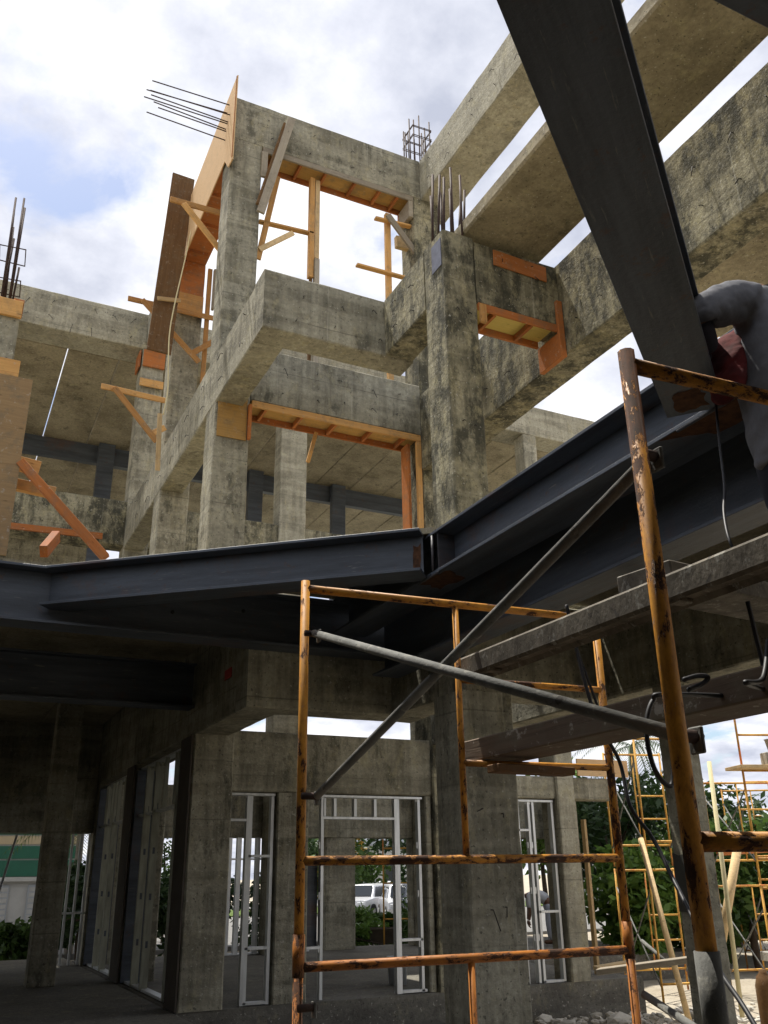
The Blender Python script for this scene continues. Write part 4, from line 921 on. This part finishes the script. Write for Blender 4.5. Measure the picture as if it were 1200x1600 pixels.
sframe(ft, (11.55, 10.75), (12.75, 10.35), 3.0, 4.2, [(0, 1, 3.5)], 'far_scaffold_paint', seg=6, half=.5)
tag(board('scaffold_plank', (11.35, 10.75, 2.98), (12.95, 10.25, 2.98), .5, .05, 'lumber_pale'), 'yellow board on the right scaffold carrying concrete blocks', 'plank')
pl = Vector((12.0, 10.55, 3.005))
for i, (dx, dz, lab) in enumerate(((.10, 0, 'left grey concrete block on the scaffold board'), (.56, 0, 'right grey concrete block on the scaffold board'))):
    tag(board('concrete_block', pl + Vector((dx - .3, -dx * .31 + .0, .10)), pl + Vector((dx + .09, -dx * .31 - .12, .10)), .2, .2, 'block_grey', bev=.01), lab, 'block')
me_b = []
t = thing('mortar_bucket', 'small grey bucket standing on the concrete blocks', 'bucket', pl + Vector((.03, -.08, .205)))
def lathe(name, prof, mat, parent, c, seg=18):
    vs, fs = [], []
    for (r_, z_) in prof:
        for j in range(seg): a = 2 * math.pi * j / seg; vs.append((r_ * math.cos(a), r_ * math.sin(a), z_))
    for i in range(len(prof) - 1):
        for j in range(seg): fs.append((i * seg + j, i * seg + (j + 1) % seg, (i + 1) * seg + (j + 1) % seg, (i + 1) * seg + j))
    fs.append(tuple(reversed(range(seg))))
    return link(name, mesh(name, vs, fs), mat, parent, Vector(c) - off(parent), True)
lathe('pail', [(.10, 0), (.14, .2), (.15, .205), (.135, .2), (.10, .02), (.001, .02)], 'block_grey', t, pl + Vector((.03, -.08, .205)))
t = thing('bucket', 'white plastic bucket on the floor behind the door opening', 'bucket', (6.62, 13.25, 0))
lathe('pail', [(.13, 0), (.15, .34), (.16, .345), (.16, .37), (.145, .37), (.125, .02), (.001, .02)], 'bucket_white', t, (6.62, 13.25, 0.002))
tube('handle', [Vector((6.62, 13.25, .34)) + Vector((math.cos(a) * .155, -.03, -abs(math.sin(a)) * .13)) for a in [math.pi * i / 10 for i in range(11)]], .004, 'tie_wire', t, 5)
# timbers / props leaning at the right
tag(tube('yellow_pole', [on_y(1001, 1310, 11.0), on_y(1078, 1600, 10.2)], .04, 'lumber_pale', None, 8), 'long pale yellow pole leaning on the orange scaffold', 'pole')
tag(tube('yellow_pole', [on_y(1108, 1190, 9.9), on_y(1160, 1590, 9.6)], .03, 'strap_cream', None, 8), 'cream yellow pole standing in front of the right scaffold', 'pole')
tag(tube('yellow_pole', [on_y(1153, 1320, 10.0), on_y(1128, 1470, 10.0)], .06, 'lumber_pale', None, 8), 'short thick yellow pole crossing the cream one', 'pole')
tag(board('lying_plank', on_y(935, 1518, 10.6), on_y(1095, 1497, 9.6), .30, .07, 'lumber_grey', bev=.006), 'weathered plank propped level between plinth and pale column', 'plank')
tag(board('lying_plank', on_y(930, 1513, 11.6), on_y(990, 1503, 11.4), .2, .05, 'lumber_pale', bev=.004), 'shorter pale plank beyond the weathered one', 'plank')
for i, (a, b, l_) in enumerate((((1130, 1465), (1180, 1462), 'top grey slab of the pile beside the rubble'), ((1130, 1490), (1190, 1488), 'middle grey slab of the pile beside the rubble'), ((1135, 1520), (1215, 1512), 'bottom grey slab of the pile beside the rubble'))):
    p = on_z((a[0] + b[0]) / 2, 1560, GZ); p = Vector((13.2, 10.9, GZ)) + Vector((i * .12, -i * .3, 0)); z_ = GZ + .62 - i * .22
    tag(board('slab_offcut', Vector((12.6, 11.7 - i * .3, z_)), Vector((15.2, 10.9 - i * .3, z_)), .8, .14, 'block_grey', bev=.01), l_, 'slab', 'slab pile in the yard')
tag(board('orange_rail', on_y(1120, 1330, 13), on_y(1215, 1324, 13), .04, .16, 'lumber_red'), 'orange board fixed level behind the right scaffold', 'board')
tag(tube('pvc_pipe', [on_y(1003, 1470, 12.5), on_y(1040, 1502, 11.8)], .03, 'galvanised_tube', None, 8), 'thin grey pipe lying in the yard behind the orange scaffold', 'pipe')
rr = random.Random(3)
def rock(sz, rr):
    bm = bmesh.new(); bmesh.ops.create_icosphere(bm, subdivisions=1, radius=sz)
    f = (rr.uniform(.7, 1.3), rr.uniform(.6, 1.2), rr.uniform(.3, .7)); o_ = Vector((rr.random(), rr.random(), rr.random())) * 50
    for v_ in bm.verts:
        v_.co *= 1 + .45 * noise.noise(v_.co * (1.6 / sz) + o_); v_.co = Vector((v_.co.x * f[0], v_.co.y * f[1], v_.co.z * f[2]))
    return bm
def rubble_field(name, label, n_, xr, yr, smin, smax):
    bm = bmesh.new()
    for i in range(n_):
        r_ = rock(rr.uniform(smin, smax) * rr.uniform(.4, 1), rr); x_, y_ = rr.uniform(*xr), rr.uniform(*yr)
        Rm = Matrix.Rotation(rr.uniform(0, 6.3), 4, 'Z') @ Matrix.Rotation(rr.uniform(-.5, .5), 4, 'X'); Rm.translation = Vector((x_, y_, GZ + rr.uniform(0, .05)))
        me_ = bpy.data.meshes.new('r'); r_.transform(Rm); r_.to_mesh(me_); r_.free(); bm.from_mesh(me_); bpy.data.meshes.remove(me_)
    me_ = bpy.data.meshes.new(name); bm.to_mesh(me_); bm.free(); o = link(name, me_, 'rubble'); o['kind'] = 'stuff'; o['label'] = label; o['category'] = 'rubble'; return o
rubble_field('rubble', 'small pale rubble strewn over the yard', 420, (7.3, 15), (6.5, 12), .04, .14)
rubble_field('debris', 'pale broken chunks scattered in front of the plinth', 120, (7.0, 9.8), (10.4, 11.95), .04, .12)
for i, (x_, y_, s_, l_) in enumerate(((9.0, 11.2, .22, 'pale rock at the foot of the plinth'), (12.6, 9.3, .32, 'big pale rubble chunk below the right scaffold'), (13.4, 9.7, .3, 'second pale rubble chunk near the slab pile'), (11.8, 8.6, .28, 'flat rubble chunk nearest the near post'), (14.3, 10.4, .42, 'tall rubble heap stone at the right edge'), (9.9, 10.2, .2, 'stone under the propped plank'))):
    r_ = rock(s_, rr); me_ = bpy.data.meshes.new('stone'); r_.to_mesh(me_); r_.free()
    tag(link('stone', me_, 'rubble', None, (x_, y_, GZ + s_ * .25)), l_, 'stone', 'rubble stones in the yard')
t = thing('gas_cylinder', 'small dark cylinder standing in the yard beside the pale column', 'cylinder', (10.05, 9.55, GZ))
lathe('bottle', [(.11, 0), (.12, .05), (.12, .55), (.09, .66), (.05, .70), (.05, .74), (.001, .75)], 'plank_brown', t, (10.05, 9.55, GZ))
tag(bx('red_crate', 13.0, 13.5, 9.2, 9.6, GZ, GZ + .35, 'red_paint', None, .01), 'red box at the right edge beside the slab pile', 'box')

# ------------------------------------------------------------------ vegetation
def leaf_cloud(name, mat, parent, centers, n_, size, rr, asp=2.2):
    vs, fs = [], []; o_ = off(parent); tot = sum(c_[3] ** 2 for c_ in centers)
    for (x_, y_, z_, r_) in centers:
        k_ = int(n_ * r_ * r_ / tot)
        for i in range(k_):
            d = Vector((rr.gauss(0, 1), rr.gauss(0, 1), rr.gauss(0, 1))).normalized(); rad = r_ * (rr.random() ** .4) * (1 + .35 * noise.noise(d * 2.3 + Vector((x_, y_, z_))))
            p = Vector((x_, y_, z_)) + Vector((d.x * rad, d.y * rad, d.z * rad * .85)) - o_
            a = Vector((rr.gauss(0, 1), rr.gauss(0, 1), rr.gauss(0, .6) - .3)).normalized(); b = a.cross(Vector((rr.gauss(0, 1), rr.gauss(0, 1), rr.gauss(0, 1)))).normalized()
            s_ = size * rr.uniform(.6, 1.4); i0 = len(vs)
            vs.extend([p, p + a * s_ * asp * .5 + b * s_ * .5, p + a * s_ * asp, p + a * s_ * asp * .5 - b * s_ * .5]); fs.append((i0, i0 + 1, i0 + 2, i0 + 3))
    return link(name, mesh(name, vs, fs), mat, parent)
def tree(label, x_, y_, h, cr, mat, seed, n_=3500, size=.12, trunk=.1, name='tree', flower=0, cat='tree', grp='trees and shrubs beyond the building'):
    rr = random.Random(seed); t = thing(name, label, cat, (x_, y_, GZ), grp); top = Vector((x_ + rr.uniform(-.3, .3), y_, GZ + h - cr))
    tube('trunk', smooth_path([(x_, y_, GZ - .1), (x_ + rr.uniform(-.15, .15), y_, GZ + (h - cr) * .5), top], 4), trunk, 'bark', t, 7, taper=.5)
    cen = []
    for i in range(11):
        a = rr.uniform(0, 6.3); q = rr.uniform(.15, .85) * cr; c_ = Vector((x_ + math.cos(a) * q, y_ + math.sin(a) * q, GZ + h - cr + rr.uniform(-.75, .75) * cr))
        cen.append((*c_, cr * rr.uniform(.3, .55)))
        if i < 6: tube('limb', [top - Vector((0, 0, cr * .4)), top.lerp(c_, .6), c_], trunk * .4, 'bark', t, 5, taper=.4)
    leaf_cloud('crown', mat, t, cen, n_, size, rr)
    if flower: leaf_cloud('blossom', 'leaf_flower', t, cen[:4], flower, size * .8, rr)
    return t
def palm(label, x_, y_, h, seed, nf=16, L=2.6, lean=(.3, 0), mat='leaf_palm'):
    rr = random.Random(seed); t = thing('palm_tree', label, 'palm tree', (x_, y_, GZ), 'trees and shrubs beyond the building')
    top = Vector((x_ + lean[0], y_ + lean[1], GZ + h))
    tube('trunk', smooth_path([(x_, y_, GZ - .1), (x_ + lean[0] * .3, y_ + lean[1] * .3, GZ + h * .5), top], 5), .13, 'palm_trunk', t, 8, taper=.65)
    for i in range(nf):
        a = 2 * math.pi * i / nf + rr.uniform(-.2, .2); el_ = rr.uniform(-.1, 1.1); d = Vector((math.cos(a), math.sin(a), 0)); vs, fs = [], []
        LL = L * rr.uniform(.8, 1.1); k_ = 22; pp_ = []
        for j in range(k_ + 1):
            s_ = j / k_; pp_.append(top + d * (LL * s_ * math.cos(el_ * .5)) + Vector((0, 0, LL * (math.sin(el_) * s_ * .7 - .75 * s_ * s_))))
        sd_ = d.cross(Vector((0, 0, 1)))
        for j in range(1, k_):
            ln = .62 * math.sin(math.pi * (.12 + .85 * j / k_)) * LL / 2.6
            for sg in (-1, 1):
                i0 = len(vs); b = pp_[j]; tip = b + sd_ * sg * ln * .8 + (pp_[j + 1] - pp_[j]).normalized() * ln * .5 - Vector((0, 0, ln * .45)); w_ = (pp_[j + 1] - pp_[j]) * .33
                vs += [b, b + w_, tip]; fs.append((i0, i0 + 1, i0 + 2))
        for j in range(k_):
            i0 = len(vs); q = sd_ * .02; vs += [pp_[j] - q, pp_[j] + q, pp_[j + 1] + q, pp_[j + 1] - q]; fs.append((i0, i0 + 1, i0 + 2, i0 + 3))
        o_ = off(t); link('frond', mesh('frond', [v_ - o_ for v_ in vs], fs), mat, t)
    return t
# right-hand side belt (behind the scaffolds)
def gat(px, dist):    # ground point seen at column px, at horizontal distance dist
    d = ray((px, 1366)); d.z = 0; d.normalize(); return d * dist
for i, (px, dist, h, cr, mat, lab) in enumerate((
    (965, 24, 4.4, 1.7, 'leaf_dark', 'dark leafy tree just right of the last wall column'),
    (1020, 27, 4.6, 1.8, 'leaf_mid', 'mid green tree behind the orange scaffold'),
    (1000, 21, 2.6, 1.2, 'leaf_bright', 'bright green shrub low behind the orange scaffold'),
    (1075, 22, 3.0, 1.4, 'leaf_mid', 'round green shrub behind the pale column'),
    (1120, 24, 3.4, 1.6, 'leaf_bright', 'bright shrub between the near post and the right scaffold'),
    (1165, 22, 2.9, 1.4, 'leaf_mid', 'dense green shrub behind the right scaffold'),
    (1215, 25, 3.6, 1.7, 'leaf_dark', 'dark shrub at the right edge behind the scaffold'),
    (1140, 29, 4.2, 1.8, 'leaf_dark', 'taller dark tree behind the bright shrub at right'))):
    p = gat(px, dist); tree(lab, p.x, p.y, h, cr, mat, 100 + i, 3600, .10)
p = gat(1005, 30); palm('slender dark palm rising behind the orange scaffold', p.x, p.y, 5.6, 5, 15, 2.2, (.1, 0), 'leaf_dark')
# seen through the door opening
p = gat(640, 30); palm('palm whose fronds hang into the door view', p.x + .4, p.y, 5.2, 8, 18, 2.9, (-.3, 0))
p = gat(600, 50); tree('broad tree with orange blossom across the car park', p.x - 2, p.y, 6.0, 2.6, 'leaf_mid', 31, 3800, .16, .14, flower=500)
p = gat(575, 62); tree('second flowering tree farther left across the road', p.x - 2, p.y + 2, 6.5, 2.8, 'leaf_dark', 32, 3000, .18, .16, flower=600)
p = gat(660, 52); tree('dark leafy tree right of the flowering one', p.x, p.y, 6.5, 3.0, 'leaf_dark', 33, 3500, .17, .16)
for i, (px, dist, h, cr, lab) in enumerate(((565, 26.5, 1.15, .6, 'left bright hedge shrub before the parked cars'), (592, 27.2, .95, .5, 'middle hedge shrub before the parked cars'), (625, 27.5, 1.0, .55, 'dark hedge shrub before the parked cars'), (560, 24.2, 1.0, .6, 'low green shrub beside the wheelbarrow'), (655, 26, 1.5, .8, 'hedge shrub behind the right stud of the door'))):
    p = gat(px, dist); tree(lab, p.x, p.y, h, cr, ('leaf_bright', 'leaf_mid', 'leaf_dark', 'leaf_bright', 'leaf_mid')[i], 50 + i, 2200, .06, .03, name='shrub', cat='shrub')
for i, (px, dist, h, cr, lab) in enumerate(((135, 25, 2.4, 1.0, 'dark shrub seen between the dark columns at left'), (100, 27, 2.2, .9, 'shrub beside the green banded building'), (265, 25, 2.2, 1.0, 'shrub seen through the farther side opening'), (260, 31, 4.5, 1.6, 'tree seen through the side opening frames'), (400, 27, 2.6, 1.2, 'green shrub behind the row of bare studs'), (40, 24, 1.1, .6, 'low shrub under the green banded building'))):
    p = gat(px, dist); tree(lab, p.x, p.y, h, cr, ('leaf_dark', 'leaf_mid')[i % 2], 70 + i, 2200, .09, .05, name='shrub', cat='shrub')
p = gat(120, 28); palm('palm seen between the dark columns at far left', p.x, p.y, 3.6, 9, 14, 2.0, (0, 0), 'leaf_mid')
p = gat(855, 30); tree('bright tree seen through the right window', p.x, p.y, 5, 2.0, 'leaf_bright', 90, 3200, .12)

# ------------------------------------------------------------------ cars, wheelbarrow, far buildings
def car(label, loc, ang, paint, grp='parked cars'):
    t = thing('parked_car', label, 'car', loc, grp); Rm = Matrix.Rotation(ang, 4, 'Z'); Rm.translation = Vector(loc); t.matrix_world = Rm
    def sweep(name, prof, hw, mat, inset=0.0):
        k_ = len(prof); vs = []
        for sg, f in ((-1, 1), (-.82, 1.0), (.82, 1.0), (1, 1)):
            for (x_, z_) in prof: vs.append((x_, sg * (hw - (inset * max(0, z_ - .85) if abs(sg) == 1 else inset * max(0, z_ - .85))), z_ - (.03 if abs(sg) == 1 and z_ > .6 else 0)))
        fs = [tuple(range(k_)), tuple(reversed(range(3 * k_, 4 * k_)))]
        for r_ in range(3): fs += [(r_ * k_ + (i + 1) % k_, r_ * k_ + i, (r_ + 1) * k_ + i, (r_ + 1) * k_ + (i + 1) % k_) for i in range(k_)]
        me = mesh(name, vs, fs); o = bpy.data.objects.new(name, me); C.objects.link(o); me.materials.append(M[mat]); o.parent = t
        m_ = o.modifiers.new('b', 'BEVEL'); m_.width = .03; m_.segments = 2; m_.angle_limit = .6
        return o
    body = [(-2.15, .30), (-2.2, .55), (-2.12, .82), (-1.2, .93), (1.0, .93), (1.95, .88), (2.15, .75), (2.2, .5), (2.1, .28)]
    sweep('body', body, .86, paint)
    sweep('cabin', [(-1.25, .90), (-.75, 1.42), (.75, 1.46), (1.35, 1.2), (1.6, .9)], .80, paint, .28)
    sweep('side_windows', [(-1.05, .94), (-.70, 1.36), (.68, 1.39), (1.15, 1.15), (1.28, .94)], .812, 'car_glass', .28)
    def loc_obj(name, me, mat, l_): 
        o = bpy.data.objects.new(name, me); C.objects.link(o); me.materials.append(M[mat]); o.parent = t; o.location = l_; return o
    ws = mesh('windscreen', [(-1.21, -.68, .95), (-1.21, .68, .95), (-.79, .58, 1.38), (-.79, -.58, 1.38)], [(0, 1, 2, 3)])
    for v_ in ws.vertices: v_.co += Vector((-.035, 0, .02))
    loc_obj('windscreen', ws, 'car_glass', (0, 0, 0))
    for sx in (-1.38, 1.38):
        for sy in (-.8, .8):
            bm = bmesh.new(); bmesh.ops.create_cone(bm, cap_ends=True, segments=18, radius1=.32, radius2=.32, depth=.2, matrix=Matrix.Rotation(math.pi / 2, 4, 'X')); me = bpy.data.meshes.new('wheel'); bm.to_mesh(me); bm.free(); wo_ = loc_obj('wheel', me, 'tyre', (sx, sy, .32))
            bm = bmesh.new(); bmesh.ops.create_cone(bm, cap_ends=True, segments=14, radius1=.19, radius2=.17, depth=.22, matrix=Matrix.Rotation(math.pi / 2, 4, 'X')); me = bpy.data.meshes.new('rim'); bm.to_mesh(me); bm.free()
            o = bpy.data.objects.new('rim', me); C.objects.link(o); me.materials.append(M['zinc_stud']); o.parent = wo_
    for sy in (-.62, .62):
        me = bevbox(.06, .32, .13, .02); loc_obj('headlight', me, 'headlamp_glass', (-2.185, sy, .66))
        me = bevbox(.06, .26, .16, .02); loc_obj('tail_light', me, 'red_paint', (2.15, sy, .70))
    me = bevbox(.05, .9, .14, .02); loc_obj('grille', me, 'car_dark', (-2.2, 0, .48))
    return t
p = gat(576, 45); car('pale parked car at the left of the door view', (p.x, p.y, GZ + .11), math.radians(40), 'car_silver')
p = gat(606, 42); car('silver parked car with sloping bonnet in the middle of the door view', (p.x + .4, p.y - .6, GZ + .11), math.radians(70), 'car_silver')
p = gat(634, 40); car('dark parked car beside the silver one', (p.x + .6, p.y, GZ + .11), math.radians(72), 'car_dark')
p = gat(592, 60); car('white car far off on the road beyond the others', (p.x, p.y + .5, GZ + .11), math.radians(5), 'car_white')
# wheelbarrow
wb = on_z(597, 1478, GZ); wb = gat(597, 24.3); t = thing('wheelbarrow', 'dark builder wheelbarrow standing outside the rear door', 'wheelbarrow', (wb.x, wb.y, GZ))
ax_ = Vector((.92, -.38, 0)); ay_ = Vector((.38, .92, 0)); Bp = Vector((wb.x, wb.y, GZ + .06))
def wp(a, b, z_): return Bp + ax_ * a + ay_ * b + Vector((0, 0, z_))
tv = []
for (a0, a1, b_, z_) in ((-.25, .30, .20, .34), (-.45, .48, .36, .66)):
    tv += [wp(a0, -b_, z_), wp(a1, -b_, z_), wp(a1, b_, z_), wp(a0, b_, z_)]
me = mesh('tray', [v_ - off(t) for v_ in tv], [(3, 2, 1, 0), (0, 1, 5, 4), (1, 2, 6, 5), (2, 3, 7, 6), (3, 0, 4, 7)]); o = link('tray', me, 'dark_pole', t); o.modifiers.new('s', 'SOLIDIFY').thickness = .02
for sg in (-1, 1):
    tube('handle', [wp(.62, sg * .05, .12), wp(.1, sg * .18, .30), wp(-.95, sg * .3, .52)], .02, 'dark_pole', t, 8); tube('leg', [wp(-.25, sg * .22, .36), wp(-.3, sg * .24, -.04)], .017, 'dark_pole', t, 8)
bm = bmesh.new(); bmesh.ops.create_cone(bm, cap_ends=True, segments=20, radius1=.19, radius2=.19, depth=.08, matrix=Matrix.Rotation(math.pi / 2, 4, 'X')); me = bpy.data.meshes.new('wheel'); bm.to_mesh(me); bm.free(); o = link('wheel', me, 'tyre', t, wp(.66, 0, .13) - off(t)); o.rotation_euler = (0, 0, math.atan2(ax_.y, ax_.x))
# porch scaffold seen through the door
pt = thing('scaffold_tower', 'orange scaffold frame seen through the door opening beside the rear pillar', 'scaffold', (10.9, 21.6, GZ))
sframe(pt, (10.35, 21.4), (11.35, 20.95), GZ, 3.4, [(0, 1, .5), (0, 1, 1.3), (0, 1, 2.1), (0, 1, 2.7)], 'far_scaffold_paint', seg=6, inner=False)
# utility pole
p = gat(566, 70); t = thing('utility_pole', 'dark utility pole with cross arm far beyond the car park', 'pole', (p.x, p.y, GZ))
tube('pole', [(p.x, p.y, GZ), (p.x, p.y, GZ + 6.2)], .13, 'dark_pole', t, 8); board('cross_arm', (p.x - 1.1, p.y + .5, GZ + 5.8), (p.x + 1.1, p.y - .5, GZ + 5.8), .12, .14, 'dark_pole', t)
# green banded building at the far left
GBx0, GBx1, GBy = -14.0, 5.2, 36.0
t = thing('banded_building', 'pale building with green and cream bands seen at the far left', 'building', (-4, GBy, GZ))
bx('wall', GBx0, GBx1, GBy, GBy + 8, GZ, 5.6, 'wall_white', t, 0)
for (z0_, z1_, m_) in ((1.62, 2.15, 'paint_green'), (2.2, 2.62, 'paint_green'), (2.68, 2.95, 'paint_cream'), (3.0, 3.9, 'paint_green')): bx('band', GBx0, GBx1 + .02, GBy - .06, GBy - .003, z0_, z1_, m_, t, 0)
bx('ledge', GBx0, GBx1 + .1, GBy - .3, GBy - .004, 1.46, 1.60, 'wall_white', t, .01)
for i in range(9):
    x_ = GBx0 + .8 + i * 2.1; sh_ = bx('shutter', x_, x_ + 1.5, GBy - .05, GBy - .004, -.2, 1.35, 'wall_grey', t, 0)
    for j in range(8): bx('slat', x_ + .05, x_ + 1.45, GBy - .075, GBy - .052, -.12 + j * .18, -.12 + j * .18 + .13, 'wall_white', sh_, 0)
bx('roof', GBx0 - .2, GBx1 + .2, GBy - .3, GBy + 8.2, 5.602, 5.8, 'wall_grey', t, 0)
# low far houses
for i, (px, dist, wd_, h_, lab) in enumerate(((560, 74, 9, 3.6, 'low pale building far across the road'), (1120, 60, 14, 4.0, 'low pale house behind the right-hand trees'), (700, 80, 12, 4.0, 'long low white house far behind the car park'))):
    p = gat(px, dist); t = thing('far_house', lab, 'building', (p.x, p.y, GZ), 'far houses')
    bx('wall', p.x - wd_ / 2, p.x + wd_ / 2, p.y, p.y + 7, GZ - .1, h_, 'wall_white', t, 0); bx('roof', p.x - wd_ / 2 - .4, p.x + wd_ / 2 + .4, p.y - .5, p.y + 7.4, h_ + .002, h_ + .35, 'wall_grey', t, 0)
    for j in range(int(wd_ // 2)): w_ = bx('window', p.x - wd_ / 2 + .6 + j * 2, p.x - wd_ / 2 + 1.7 + j * 2, p.y - .04, p.y - .003, .9, 2.2, 'car_glass', t, 0)
